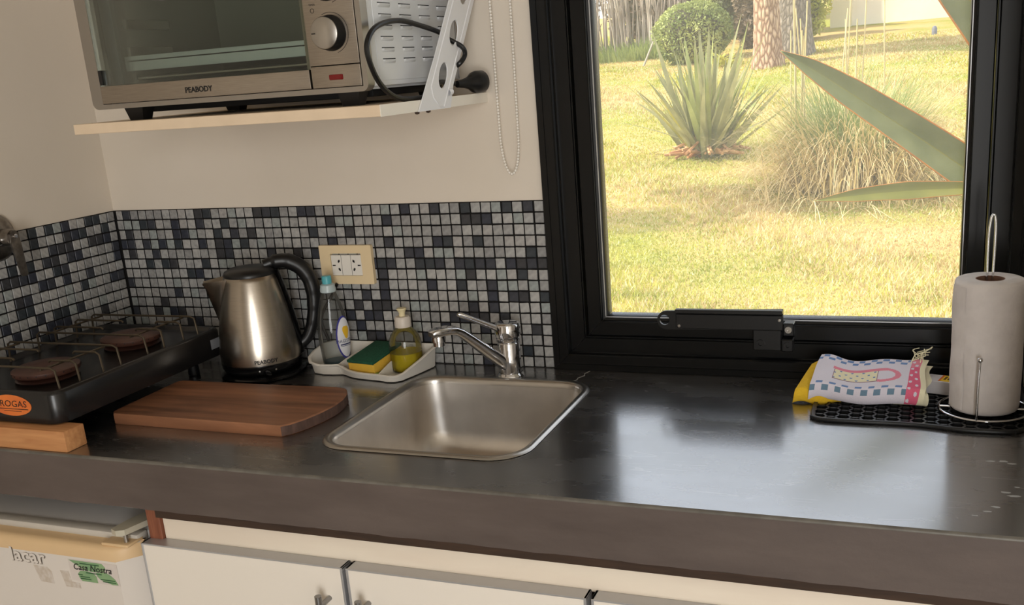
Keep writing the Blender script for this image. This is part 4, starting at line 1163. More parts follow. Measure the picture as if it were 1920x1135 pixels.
# ------------------------------------------------------------------ folded cloths, match box
def fold(u, v, x0, x1, yf, yb, zb, zf, zk, r, warp):
    """surface of a folded cloth: v runs bottom front -> fold -> top -> back"""
    x = x0 + (x1 - x0) * u
    Lf = PI * (zf - zb) / 2; Lt = yb - yf
    s = v * (Lf + Lt)
    if s < Lf:
        a = s / Lf * PI
        h = (zf - zb) / 2
        y = yf - h * 0.55 * math.sin(a); z = zb + h - h * math.cos(a)
    else:
        t = (s - Lf) / Lt
        y = yf + Lt * t; z = zf + (zk - zf) * t
    dx_, dy_, dz_ = warp(u, v)
    return Vector((x + dx_, y + dy_, z + dz_))
def cloth(name, args, nu, nv, colf, mats, base, label, parent=None):
    g = MB()
    vs = [fold(i / nu, j / nv, *args) for j in range(nv + 1) for i in range(nu + 1)]
    n0 = len(g.v); g.v += [tuple(p) for p in vs]
    for j in range(nv):
        for i in range(nu):
            a = j * (nu + 1) + i
            g.f.append((a, a + 1, a + nu + 2, a + nu + 1)); g.m.append(colf((i + 0.5) / nu, (j + 0.5) / nv))
    return g
def warpA(u, v):
    return (0.004 * math.sin(6 * v) * (1 if u > 0.9 else 0.3) - 0.010 * max(0, v - 0.3) * (1 - u) * 0 + (0.012 * v if u < 2 else 0), 0.003 * math.sin(5 * u + 1) + 0.0025 * math.sin(11 * u), 0.0018 * math.sin(9 * u + 3 * v) + 0.006 * math.exp(-((u - 0.08) / 0.12) ** 2) * v - 0.005 * math.exp(-((u - 0.35) / 0.2) ** 2) * v + 0.004 * math.exp(-((u - 0.92) / 0.1) ** 2) * v)
TC = [mat('towel_lavender', srgb(222, 216, 228), 0.95, bump=0.5, bscale=700, sheen=0.3), mat('towel_blue', srgb(112, 142, 190), 0.95, bump=0.5, bscale=700), mat('towel_pink', srgb(230, 140, 158), 0.95, bump=0.5, bscale=700), mat('towel_cream', srgb(238, 230, 196), 0.95, bump=0.5, bscale=700), mat('towel_rose', srgb(226, 104, 134), 0.95, bump=0.5, bscale=700), mat('towel_slate', srgb(110, 138, 160), 0.95, bump=0.5, bscale=700), mat('towel_outline', srgb(150, 120, 130), 0.95)]
def towel_col(u, v):
    if u > 0.955: return 3
    if u > 0.855:
        w = math.sin(38 * v + 1) * math.sin(70 * u)
        return 0 if w > 0.55 else 4 if v < 0.8 else 2
    def dash(c, h, n, ph):
        return abs(v - c) < h and ((u * n + ph) % 1.0) < 0.5
    if dash(0.20, 0.035, 8.5, 0.1) : return 5
    if dash(0.29, 0.030, 8.5, 0.6): return 1
    if dash(0.90, 0.030, 9, 0.2) or dash(0.965, 0.025, 9, 0.7): return 1
    # cup
    if 0.17 < u < 0.58 and 0.43 < v < 0.68:
        if u < 0.18 or u > 0.57 or v < 0.445: return 6
        return (1 if math.sin(60 * u) * math.sin(50 * v) > 0.75 else 3)
    if 0.16 < u < 0.66 and 0.68 <= v < 0.745: return 2
    du, dv = (u - 0.63) / 0.155, (v - 0.575) / 0.165
    r_ = math.hypot(du, dv)
    if u > 0.58 and 0.68 < r_ < 1.0: return 2
    return 0
tw = thing('dish_towel', (1.60, -0.09, 0.007), 'folded white dish towel woven with a pink cup and blue checks', 'towel')
g = cloth('t', (1.508, 1.682, -0.146, -0.036, 0.0078, 0.036, 0.050, 0, warpA), 150, 110, towel_col, TC, None, '')
g.obj('folded_towel', TC, tw, smooth=70, fix=False)
def warpB(u, v): 
    a = warpA(min(1, u * 0.2 + 0.8), v); return (0.008 * v + 0.003 * math.sin(13 * v), 0.001 + a[1] * 0.5, a[2] - 0.003)
g = cloth('t', (1.640, 1.690, -0.1415, -0.038, 0.0078, 0.0300, 0.0425, 0, warpB), 20, 50, lambda u, v: 4 if 0.55 < u < 0.8 else 3, TC, None, '')
g.obj('under_fold', TC, tw, smooth=70, fix=False, label='lower fold with a cream and rose hem')
for j in range(9):
    y = -0.055 + j * 0.004 + random.uniform(-0.001, 0.001)
    MB().tube([(1.672 + random.uniform(-0.012, 0.012), y, 0.050), (1.676 + random.uniform(-0.01, 0.015), y + 0.006, 0.058 + random.uniform(0, 0.006)), (1.684 + random.uniform(-0.015, 0.02), y + 0.012, 0.060 + random.uniform(-0.002, 0.01))], 0.0009, 5).obj('fringe_thread', TC[3], tw)
def warpY(u, v): return (0.012 * v + 0.01 * (1 - u) * v, 0.002 * math.sin(9 * u) - 0.006 * (1 - u), 0.003 * math.sin(8 * u + 2 * v) + 0.020 * math.exp(-((u - 0.35) / 0.3) ** 2) * v ** 1.5)
g = cloth('y', (1.483, 1.560, -0.137, -0.045, 0.0009, 0.024, 0.034, 0, warpY), 24, 40, lambda u, v: 0, None, None, '')
g.top('cleaning_cloth', mat('yellow_cloth', srgb(232, 190, 48), 0.95, bump=0.7, bscale=260, col2=srgb(222, 178, 40), nscale=60), (1.52, -0.09, 0.0009), 'crumpled yellow cleaning cloth tucked under the dish towel', 'cloth', smooth=70)
mx = Matrix.Translation((1.716, -0.066, 0.0200)) @ Matrix.Rotation(math.radians(-16), 4, 'Z')
mk = thing('match_box', (1.716, -0.066, 0.0066), 'small white and yellow match box behind the paper towel roll', 'box')
mb = MB(); mb.box(-0.027, 0.027, -0.018, 0.018, -0.0135, 0.0085, bev=0.0005, seg=1, M=mx)
mb.obj('sleeve', mat('box_card', srgb(214, 208, 208), 0.6), mk, smooth=0)
mb = MB(); mb.box(-0.005, 0.026, -0.015, 0.016, 0.0085, 0.0089, M=mx)
yl = mb.obj('label', mat('box_yellow', srgb(240, 196, 40), 0.5), mk, smooth=0, label='yellow printed label')
mb = MB(); mb.box(-0.005, -0.002, -0.0152, 0.0162, 0.0088, 0.0092, M=mx); mb.obj('stripe', mat('box_orange', srgb(226, 110, 44), 0.5), yl, smooth=0)
for k in range(4):
    mb = MB(); mb.box(0.001 + 0.006 * k, 0.0045 + 0.006 * k, -0.006, 0.010, 0.0089, 0.0092, M=mx); mb.obj('print_mark', mat('print_brown_%d' % k, srgb(110, 80, 24), 0.5), yl, smooth=0)

# ------------------------------------------------------------------ paper towel holder and roll
RC = Vector((1.7735, -0.146, 0.0066))
ph = thing('paper_towel_holder', RC, 'chrome wire paper towel holder standing on the black mat', 'holder')
MB().tube([RC + Vector((0.0650 * math.cos(2 * PI * k / 48), 0.0650 * math.sin(2 * PI * k / 48), 0.0022)) for k in range(48)], 0.0021, 10, closed=True).obj('base_ring', M['chrome'], ph, smooth=60)
MB().tube([RC + Vector((-0.064, 0.0, 0.0022)), RC + Vector((0.064, 0, 0.0022))], 0.0018, 8).obj('cross_wire', M['chrome'], ph)
MB().tube([RC + Vector((-0.0045, 0.0, 0.003)), RC + Vector((-0.0045, 0, 0.18)), RC + Vector((-0.0052, 0, 0.265)), RC + Vector((-0.003, 0, 0.295)), RC + Vector((0.0, 0, 0.3025)), RC + Vector((0.003, 0, 0.295)), RC + Vector((0.0040, 0, 0.265)), RC + Vector((0.003, 0, 0.18)), RC + Vector((0.003, 0, 0.003))], 0.0019, 10, smooth=6).obj('centre_loop', M['chrome'], ph, smooth=60, label='tall narrow wire loop')
sv = RC + Vector((-0.012, -0.0635, 0))
MB().tube([sv + Vector((0, 0, 0.001)), sv + Vector((-0.0003, -0.001, 0.05)), sv + Vector((0.001, 0.0, 0.094))], 0.0019, 10, smooth=4).obj('side_wire', M['chrome'], ph, smooth=60)
MB().lathe([(0.0, -0.0042), (0.003, -0.003), (0.0042, 0), (0.003, 0.003), (0.0, 0.0042)], sv + Vector((0.001, 0, 0.0975)), seg=16).obj('ball_tip', M['chrome'], ph, smooth=80)
pm = mat('paper', srgb(228, 221, 218), 0.95, bump=0.35, bscale=120, col2=srgb(220, 213, 210), nscale=50)
rl = thing('paper_towel_roll', RC + Vector((0, 0, 0.0045)), 'white paper towel roll on the chrome wire holder', 'paper towel')
R0c = RC + Vector((0.0, 0.0, 0.0))
def prr(r, z, wob):
    return [R0c + Vector(((r + wob * (math.sin(3 * a + 9 * z) + 0.5 * math.sin(7 * a + 40 * z))) * math.cos(a), (r + wob * (math.sin(3 * a + 9 * z) + 0.5 * math.sin(7 * a + 40 * z))) * math.sin(a), z)) for a in [2 * PI * k / 72 for k in range(72)]]
rings = [prr(0.020, 0.0045, 0), prr(0.047, 0.0045, 0), prr(0.0495, 0.007, 0.0004)]
for k in range(16): rings.append(prr(0.0505 - 0.0002 * math.sin(k), 0.015 + 0.0118 * k, 0.0006))
rings += [prr(0.0500, 0.2020, 0.0006), prr(0.0485, 0.2055, 0.0004), prr(0.0440, 0.2075, 0.0002), prr(0.0220, 0.2070, 0), prr(0.0205, 0.2068, 0)]
mb = MB(); mb.loft(rings); mb.obj('paper', pm, rl, smooth=50)
mb = MB(); mb.loft([prr(0.0205, 0.0045, 0), prr(0.0205, 0.2069, 0), prr(0.0190, 0.2069, 0), prr(0.0190, 0.0045, 0), prr(0.0205, 0.0045, 0)])
mb.obj('cardboard_core', mat('cardboard', srgb(132, 98, 80), 0.9), rl, smooth=50, label='brown cardboard core')
mb = MB()
a0 = -2.35
rings = []
for k in range(18):
    z = 0.010 + 0.0112 * k
    rings.append([R0c + Vector(((0.0512 + 0.0010 * math.sin(z * 60 + 3 * j)) * math.cos(a0 + 0.09 * j + 0.02 * math.sin(30 * z)), (0.0512 + 0.0010 * math.sin(z * 60 + 3 * j)) * math.sin(a0 + 0.09 * j + 0.02 * math.sin(30 * z)), z)) for j in range(-7, 2)])
mb.loft(rings, False); mb.obj('loose_sheet_edge', pm, rl, smooth=70, label='loose crinkled edge of the outer sheet')

# ------------------------------------------------------------------ the garden
def gz(x, y):
    s = max(0.0, y - 5.8)
    blend = 0.5 * (s + math.sqrt((y - 5.8) ** 2 + 0.6) + (y - 5.8) - s) if False else 0.5 * ((y - 5.8) + math.sqrt((y - 5.8) ** 2 + 0.5))
    return -0.80 + 0.0975 * (blend - 0.02) + 0.03 * math.sin(0.7 * x + 0.4 * y) * min(1, y / 8) + 0.012 * max(0.0, y - 12) * math.tanh((x + 1.0) / 3) * 0.6
def soilmat(name):
    m = bpy.data.materials.new(name); m.use_nodes = True
    N = m.node_tree.nodes; L = m.node_tree.links; b = N['Principled BSDF']
    tc = N.new('ShaderNodeTexCoord')
    def noise(sc, det=5):
        n = N.new('ShaderNodeTexNoise'); n.inputs['Scale'].default_value = sc; n.inputs['Detail'].default_value = det
        L.new(tc.outputs['Object'], n.inputs['Vector']); return n.outputs['Fac']
    def ramp(f, a, b_, p0, p1):
        r = N.new('ShaderNodeValToRGB'); r.color_ramp.elements[0].position = p0; r.color_ramp.elements[1].position = p1
        r.color_ramp.elements[0].color = (*a, 1); r.color_ramp.elements[1].color = (*b_, 1); L.new(f, r.inputs['Fac']); return r.outputs['Color']
    def mix(f, a, c):
        x = N.new('ShaderNodeMix'); x.data_type = 'RGBA'; L.new(f, x.inputs['Factor']); L.new(a, x.inputs[6]); L.new(c, x.inputs[7]); return x.outputs[2]
    green = ramp(noise(40, 8), srgb(108, 118, 42), srgb(152, 150, 70), 0.3, 0.7)
    dry = ramp(noise(55, 8), srgb(154, 130, 82), srgb(184, 160, 108), 0.3, 0.7)
    f = N.new('ShaderNodeMapRange'); f.inputs['From Min'].default_value = 0.40; f.inputs['From Max'].default_value = 0.56
    L.new(noise(0.55, 6), f.inputs['Value'])
    L.new(mix(f.outputs['Result'], green, dry), b.inputs['Base Color'])
    b.inputs['Roughness'].default_value = 0.95; b.inputs['Specular IOR Level'].default_value = 0.1
    return m
M['lawn'] = soilmat('lawn')
nxg, nyg = 60, 90
xs = np.linspace(-16, 14, nxg + 1); ys = np.concatenate([np.linspace(0.165, 12, 60), np.linspace(12.4, 40, nyg - 59)])
g = MB()
for y in ys:
    for x in xs: g.v.append((x, y, gz(x, y)))
for j in range(len(ys) - 1):
    for i in range(nxg):
        a = j * (nxg + 1) + i; g.f.append((a, a + 1, a + nxg + 2, a + nxg + 1)); g.m.append(0)
o = g.obj('ground', M['lawn'], fix=False, smooth=80)
tag(o, 'sloping lawn ground with green and dried patches outside the window', 'lawn', kind='structure')

def leaf_shader(name, c0, c1, scale=3.0, trans=0.35, rough=0.55, spec=0.3):
    m = bpy.data.materials.new(name); m.use_nodes = True
    N = m.node_tree.nodes; L = m.node_tree.links; b = N['Principled BSDF']; out = N['Material Output']
    tc = N.new('ShaderNodeTexCoord'); n = N.new('ShaderNodeTexNoise'); n.inputs['Scale'].default_value = scale; n.inputs['Detail'].default_value = 6
    L.new(tc.outputs['Object'], n.inputs['Vector'])
    r = N.new('ShaderNodeValToRGB'); r.color_ramp.elements[0].position = 0.36; r.color_ramp.elements[1].position = 0.64
    r.color_ramp.elements[0].color = (*c0, 1); r.color_ramp.elements[1].color = (*c1, 1)
    L.new(n.outputs['Fac'], r.inputs['Fac']); L.new(r.outputs['Color'], b.inputs['Base Color'])
    b.inputs['Roughness'].default_value = rough; b.inputs['Specular IOR Level'].default_value = spec
    if trans:
        t = N.new('ShaderNodeBsdfTranslucent'); L.new(r.outputs['Color'], t.inputs['Color'])
        mx = N.new('ShaderNodeMixShader'); mx.inputs[0].default_value = trans
        L.new(b.outputs[0], mx.inputs[1]); L.new(t.outputs[0], mx.inputs[2]); L.new(mx.outputs[0], out.inputs['Surface'])
    return m
def np_mesh(name, V, tris, m, parent=None, mats_idx=None, smooth=False):
    me = bpy.data.meshes.new(name)
    V = np.asarray(V, dtype=np.float32)
    if parent is not None: V = V - np.array(ORG[parent], dtype=np.float32)
    tris = np.asarray(tris, dtype=np.int32); k = tris.shape[1]
    me.vertices.add(len(V)); me.vertices.foreach_set('co', V.ravel())
    me.loops.add(tris.size); me.loops.foreach_set('vertex_index', tris.ravel())
    me.polygons.add(len(tris)); me.polygons.foreach_set('loop_start', np.arange(0, tris.size, k, dtype=np.int32))
    me.polygons.foreach_set('loop_total', np.full(len(tris), k, dtype=np.int32))
    for mm in (m if isinstance(m, list) else [m]): me.materials.append(mm)
    if mats_idx is not None: me.polygons.foreach_set('material_index', np.asarray(mats_idx, dtype=np.int32))
    me.update(calc_edges=True)
    return link(name, me, parent)
# lawn grass: short blades, dense near the window
NB = 260000
yy = 1.3 + (rng.random(NB) ** 1.9) * 19.8
half = 0.35 + 0.34 * (yy + 1.8)
xx = 0.72 - 0.14 * (yy - 3.5) + (rng.random(NB) - 0.5) * (half * 1.35 + 0.6)
zz = np.array([gz(a, b) for a, b in zip(xx, yy)])
hh = rng.uniform(0.015, 0.05, NB) * np.clip(0.8 + 0.5 * np.sin(xx * 3 + yy * 2.1), 0.5, 1.4); ww = rng.uniform(0.003, 0.007, NB) * (0.6 + yy * 0.09)
an = rng.uniform(0, 2 * PI, NB); ln = rng.normal(0, 0.55, (NB, 2)) * hh[:, None]
V = np.zeros((NB, 3, 3)); V[:, 0] = np.c_[xx - np.cos(an) * ww, yy - np.sin(an) * ww, zz - 0.004]; V[:, 1] = np.c_[xx + np.cos(an) * ww, yy + np.sin(an) * ww, zz - 0.004]
V[:, 2] = np.c_[xx + ln[:, 0], yy + ln[:, 1], zz + hh]
gm_ = [leaf_shader('grass_green', srgb(150, 156, 48), srgb(198, 190, 86), 2.0, 0.3), leaf_shader('grass_straw', srgb(186, 160, 108), srgb(214, 192, 140), 2.0, 0.3), leaf_shader('grass_pale', srgb(206, 204, 148), srgb(226, 220, 172), 2.0, 0.3)]
pat = np.sin(xx * 1.3 + 0.8 * np.sin(yy * 0.9)) + np.sin(yy * 1.1 + xx * 0.5) + rng.normal(0, 0.9, NB)
mi = np.where(pat > 0.15, 1, 0); mi = np.where(rng.random(NB) < 0.2, 2, mi)
o = np_mesh('lawn_grass', V.reshape(-1, 3), np.arange(NB * 3).reshape(-1, 3), gm_, None, mi)
tag(o, 'short sunlit lawn grass, green with straw-coloured patches', 'grass', kind='stuff')

# blades and stalks
def blade(L, w, bend, n=7, fold=0.25, tip=2.2, droop=0.0):
    """blade standing on the origin, leaning to +x; returns verts (3 across) and quads"""
    V = []; F = []
    x = z = 0.0
    for i in range(n + 1):
        t = i / n
        a = bend[0] + (bend[1] - bend[0]) * t + droop * t ** 3
        if i: x += math.sin(a) * L / n; z += math.cos(a) * L / n
        hw = 0.5 * w * (0.55 + 0.45 * min(1, t * 4)) * (1 - t ** tip) + 0.0008
        c = Vector((x, 0, z)); nrm = Vector((math.cos(a), 0, -math.sin(a)))
        V += [c + Vector((0, -hw, 0)) + nrm * fold * -hw, c, c + Vector((0, hw, 0)) + nrm * fold * -hw]
    for i in range(n):
        for j in range(2):
            a = i * 3 + j; F.append((a, a + 1, a + 4, a + 3))
    return V, F
flm = [leaf_shader('flax_leaf_grey', srgb(132, 134, 96), srgb(172, 168, 122), 5, 0.3, 0.6, 0.2), leaf_shader('flax_leaf_green', srgb(136, 146, 88), srgb(174, 178, 114), 5, 0.3, 0.6, 0.2), leaf_shader('flax_leaf_yellow', srgb(170, 166, 70), srgb(204, 190, 96), 5, 0.35, 0.45)]
fx, fy = -0.60, 9.25
fb = thing('flax_bush', (fx, fy, gz(fx, fy)), 'spiky grey-green flax bush on the lawn outside', 'bush')
protos = []
for L_, w_, b0, b1 in ((1.20, 0.075, 0.0, 0.15), (1.05, 0.07, 0.0, 0.30), (1.15, 0.08, 0.0, 0.05), (0.85, 0.065, 0.0, 0.45), (0.95, 0.07, 0.0, 0.22)):
    for m in flm:
        V, F = blade(L_, w_, (b0, b1)); q = MB(); q.add(V, F); protos.append(q.mesh('leaf', m, smooth=60, fix=False))
for i in range(130):
    a = random.uniform(0, 2 * PI); tilt = abs(random.gauss(0, 0.36)) + 0.04
    if abs(math.cos(a)) < 0.5: tilt *= 0.8
    me = protos[random.randrange(5) * 3 + random.choice((0, 0, 0, 1, 1, 2 if random.random() < 0.5 else 0))]
    o = link('leaf', me, fb)
    o.location = (0.20 * math.cos(a) * random.random(), 0.20 * math.sin(a) * random.random(), -0.02)
    o.rotation_euler = (Matrix.Rotation(a, 3, 'Z') @ Matrix.Rotation(min(tilt, 0.95), 3, 'Y') @ Matrix.Rotation(random.uniform(-0.9, 0.9), 3, 'Z')).to_euler()
    s = random.uniform(0.78, 1.26); o.scale = (s, s, s)
for a, tilt in ((PI * 1.02, 1.05), (PI * 0.93, 1.38)):
    o = link('leaf', protos[3 if tilt < 1.2 else 9], fb); o.rotation_euler = (Matrix.Rotation(a, 3, 'Z') @ Matrix.Rotation(tilt, 3, 'Y')).to_euler(); o.location = (0, 0, 0.05)
q = MB()
for i in range(90):
    a = random.uniform(0, 2 * PI); r = random.uniform(0.1, 0.5)
    q.tube([Vector((fx + 0.1 * math.cos(a), fy + 0.1 * math.sin(a), gz(fx, fy) + random.uniform(0.02, 0.22))), Vector((fx + r * math.cos(a), fy + r * math.sin(a), gz(fx, fy) + random.uniform(0.0, 0.1)))], 0.016, 5)
o = q.obj('dead_leaf_base', leaf_shader('dead_leaves', srgb(176, 122, 82), srgb(206, 160, 116), 8, 0.1), fb, label='brown dead leaf bases'); o['kind'] = 'stuff'

# ornamental grass clump
def strands(n, cx, cy, spread, Lr, tiltr, droopr, w, seed, lift=0.0):
    r = np.random.default_rng(seed); S = 6
    a = r.uniform(0, 2 * PI, n); rad = spread * np.sqrt(r.random(n))
    bx = cx + rad * np.cos(a + r.normal(0, 0.5, n)); by = cy + rad * np.sin(a) * 0.8
    bz = np.array([gz(p, q_) for p, q_ in zip(bx, by)]) - 0.01 + lift
    L_ = r.uniform(*Lr, n); t0 = np.abs(r.normal(0, tiltr, n)); dr = r.uniform(*droopr, n)
    pos = np.c_[bx, by, bz]; V = np.zeros((n, S + 1, 2, 3))
    side = np.c_[-np.sin(a), np.cos(a), np.zeros(n)]
    for i in range(S + 1):
        t = i / S; ang = t0 + dr * t ** 1.6
        if i: pos = pos + np.c_[np.sin(ang) * np.cos(a), np.sin(ang) * np.sin(a), np.cos(ang)] * (L_ / S)[:, None]
        gnd = np.array([gz(p, q_) for p, q_ in pos[:, :2]]) + 0.01
        pos[:, 2] = np.maximum(pos[:, 2], gnd)
        hw = w * (1 - 0.85 * t)
        V[:, i, 0] = pos - side * hw; V[:, i, 1] = pos + side * hw
    idx = np.arange(n * (S + 1) * 2).reshape(n, S + 1, 2)
    Q = np.stack([idx[:, :-1, 0], idx[:, :-1, 1], idx[:, 1:, 1], idx[:, 1:, 0]], -1).reshape(-1, 4)
    return V.reshape(-1, 3), Q
cgx, cgy = 1.02, 7.75
cg = thing('ornamental_grass', (cgx, cgy, gz(cgx, cgy)), 'large clump of ornamental grass, straw-coloured below and green above', 'grass')
straw = leaf_shader('straw', srgb(204, 180, 126), srgb(238, 218, 170), 4, 0.25)
pgreen = leaf_shader('clump_green', srgb(120, 138, 78), srgb(162, 174, 108), 4, 0.3)
V, Q = strands(2600, cgx, cgy, 0.56, (0.55, 1.2), 0.5, (0.9, 2.4), 0.006, 3); np_mesh('dry_blades', V, Q, straw, cg)['kind'] = 'stuff'
V, Q = strands(1700, cgx, cgy, 0.40, (0.6, 1.25), 0.38, (0.3, 1.4), 0.0055, 4); np_mesh('green_blades', V, Q, pgreen, cg)['kind'] = 'stuff'
V, Q = strands(260, cgx - 0.1, cgy - 0.45, 0.75, (0.4, 0.9), 1.0, (0.6, 1.2), 0.006, 9); np_mesh('fallen_blades', V, Q, straw, cg)['kind'] = 'stuff'
stm = leaf_shader('dry_stalk', srgb(186, 168, 120), srgb(216, 198, 152), 4, 0.1)
for k in range(16):
    a = random.uniform(0, 2 * PI)
    bx = cgx + (-0.45 + random.gauss(0, 0.06) if k < 9 else random.uniform(-0.2, 0.3)); by = cgy + random.uniform(-0.2, 0.2); z0 = gz(bx, by)
    h = random.uniform(1.25, 1.75); lx = random.gauss(0.02, 0.05)
    MB().tube([(bx, by, z0), (bx + lx * 0.3, by, z0 + h * 0.5), (bx + lx, by + random.gauss(0, 0.05), z0 + h)], 0.0065, 5).obj('stalk', stm, cg, label='tall dry stalk')

# flax plant close to the window, its leaves crossing the view
NP = Vector((2.32, 0.80, gz(2.32, 0.8)))
nf = thing('flax_plant', NP, 'flax plant just outside the window with broad folded leaves', 'plant')
lfm = leaf_shader('near_leaf', srgb(104, 116, 74), srgb(128, 138, 96), 14, 0.18, 0.35, 0.5)
lfm2 = leaf_shader('near_leaf_olive', srgb(118, 124, 56), srgb(142, 144, 74), 10, 0.2, 0.35, 0.5)
edge = leaf_shader('leaf_edge_orange', srgb(176, 106, 44), srgb(206, 136, 64), 20, 0.1)
def path_leaf(pts, widths, face, foldk, m, nm='leaf', lab=None, tipcol=True):
    P_ = catmull([Vector(p) for p in pts], 8); n = len(P_)
    W = [float(np.interp(i / (n - 1), [k / (len(widths) - 1) for k in range(len(widths))], widths)) for i in range(n)]
    g = MB(); rows = []; cen_ = []
    for i, p in enumerate(P_):
        t = (P_[min(i + 1, n - 1)] - P_[max(i - 1, 0)]).normalized()
        s = t.cross(Vector(face)).normalized(); nn = s.cross(t)
        hw = W[i] / 2
        f = foldk(i / (n - 1)) if callable(foldk) else foldk
        rows.append([p + s * hw * u + nn * hw * f * (abs(u) - 0.5) + nn * -0.0008 * k for u, k in ((-1, 0), (-0.94, 0), (-0.5, 0), (-0.04, 0), (0.04, 0), (0.5, 0), (0.94, 0), (1, 0))])
    cols = [1, 0, 0, 2, 0, 0, 1]
    for i in range(n - 1):
        for j in range(7):
            g.add([rows[i][j], rows[i][j + 1], rows[i + 1][j + 1], rows[i + 1][j]], [(0, 1, 2, 3)], cols[j])
    o = g.obj(nm, [m, edge, lfm2], nf, smooth=70)
    md = o.modifiers.new('thick', 'SOLIDIFY'); md.thickness = 0.0016; md.offset = -1
    if lab: o['label'] = lab
    return o
F_ = (-0.05, -1.0, 0.25)
path_leaf([(2.32, 0.80, -0.80), (2.30, 0.77, -0.45), (2.18, 0.73, -0.06), (1.98, 0.71, 0.115), (1.775, 0.70, 0.267), (1.640, 0.70, 0.366), (1.507, 0.70, 0.460), (1.420, 0.70, 0.520), (1.352, 0.70, 0.562)], [0.05, 0.07, 0.085, 0.092, 0.090, 0.080, 0.064, 0.040, 0.004], F_, 0.5, lfm, lab='long broad leaf crossing the window diagonally')
path_leaf([(2.34, 0.78, -0.80), (2.34, 0.70, -0.40), (2.26, 0.63, 0.00), (2.08, 0.60, 0.185), (1.90, 0.60, 0.240), (1.77, 0.60, 0.2500), (1.64, 0.60, 0.2485), (1.53, 0.60, 0.2410), (1.440, 0.60, 0.2310)], [0.05, 0.06, 0.06, 0.045, 0.022, 0.026, 0.040, 0.028, 0.002], F_, 0.35, lfm2, lab='low pointed leaf with an orange edge')
path_leaf([(2.30, 0.82, -0.80), (2.28, 0.78, -0.30), (2.06, 0.73, 0.17), (1.895, 0.70, 0.42), (1.800, 0.70, 0.565), (1.707, 0.70, 0.705), (1.60, 0.70, 0.88), (1.55, 0.71, 1.0), (1.50, 0.72, 1.08)], [0.05, 0.07, 0.09, 0.10, 0.108, 0.105, 0.085, 0.05, 0.004], F_, 0.5, lfm, lab='steep broad leaf in the upper corner of the window')
for (tx_, ty_, tz_, w) in ((2.9, 1.2, 0.7, 0.08), (2.6, 1.4, 0.9, 0.08), (2.35, 1.1, 1.0, 0.07), (2.8, 0.5, 0.5, 0.08)):
    mid = NP.lerp(Vector((tx_, ty_, tz_)), 0.5) + Vector((0, 0, 0.22))
    path_leaf([NP, NP.lerp(mid, 0.5) + Vector((0, 0, 0.05)), mid, Vector((tx_, ty_, tz_))], [0.05, w, w, 0.004], F_, 0.5, lfm)

# shrubs and trees further up the slope
def puff(name, c, rad, n, size, m, seed, parent, lobes=0.12, shell=0.25, kind='stuff', lab=None):
    r = np.random.default_rng(seed)
    d = r.normal(0, 1, (n, 3)); d /= np.linalg.norm(d, axis=1)[:, None]
    k = 1 + lobes * np.sin(4 * d[:, 0] + 5 * d[:, 2] + seed) * np.cos(5 * d[:, 1] + 3 * d[:, 2])
    p = np.array(c) + d * np.array(rad) * (k * (1 - shell * r.random(n)))[:, None]
    u = r.normal(0, 1, (n, 3)); u += d * 0.2; u /= np.linalg.norm(u, axis=1)[:, None]
    w = np.cross(u, r.normal(0, 1, (n, 3))); w /= np.linalg.norm(w, axis=1)[:, None]
    s = size * r.uniform(0.6, 1.3, n)[:, None]
    V = np.stack([p - u * s, p + w * s * 0.5, p + u * s, p - w * s * 0.5], 1).reshape(-1, 3)
    o = np_mesh(name, V, np.arange(n * 4).reshape(-1, 4), m, parent); o['kind'] = kind
    if lab: o['label'] = lab
    return o
def core(name, c, rad, m, parent):
    bm = bmesh.new(); bmesh.ops.create_icosphere(bm, subdivisions=3, radius=1)
    for v in bm.verts: v.co = Vector((c[0] + v.co.x * rad[0], c[1] + v.co.y * rad[1], c[2] + v.co.z * rad[2]))
    q = MB(); q.bm(bm); return q.obj(name, m, parent, smooth=80)
dkc = mat('branch_dark', srgb(70, 66, 48), 0.9)
sh = thing('round_shrub', (-2.92, 19.3, gz(-2.92, 19.3)), 'dense rounded green shrub beyond the flax bush', 'shrub')
sgm = leaf_shader('shrub_leaf', srgb(112, 130, 68), srgb(190, 196, 124), 1.6, 0.25, 0.5)
core('branches', (-2.92, 19.3, 1.03), (0.66, 0.60, 0.52), dkc, sh)
puff('foliage', (-2.92, 19.3, 1.03), (0.80, 0.74, 0.62), 7000, 0.035, sgm, 11, sh, 0.06, 0.12)
s2 = thing('yellow_shrub', (-0.72, 21.5, gz(-0.72, 21.5)), 'bright yellow-green leafy shrub beside the cream building', 'shrub')
sym = leaf_shader('yellow_leaf', srgb(158, 164, 62), srgb(214, 210, 110), 1.8, 0.35, 0.5)
core('branches', (-0.95, 21.5, 1.75), (0.34, 0.3, 0.75), dkc, s2)
puff('foliage', (-0.95, 21.5, 1.78), (0.50, 0.45, 1.02), 5000, 0.045, sym, 12, s2, 0.2, 0.25)
s3 = thing('small_plant', (-2.05, 17.9, gz(-2.05, 17.9)), 'small bright yellow-green plant at the foot of the round shrub', 'plant')
lmesh = []
V, F = blade(0.34, 0.06, (0.1, 1.2)); q = MB(); q.add(V, F); lme = q.mesh('leaf', sym, smooth=60, fix=False)
for i in range(34):
    o = link('leaf', lme, s3); a = random.uniform(0, 2 * PI)
    o.location = (random.gauss(0, 0.12), random.gauss(0, 0.1), random.uniform(0, 0.08)); o.rotation_euler = (Matrix.Rotation(a, 3, 'Z') @ Matrix.Rotation(random.uniform(0, 0.6), 3, 'Y')).to_euler()
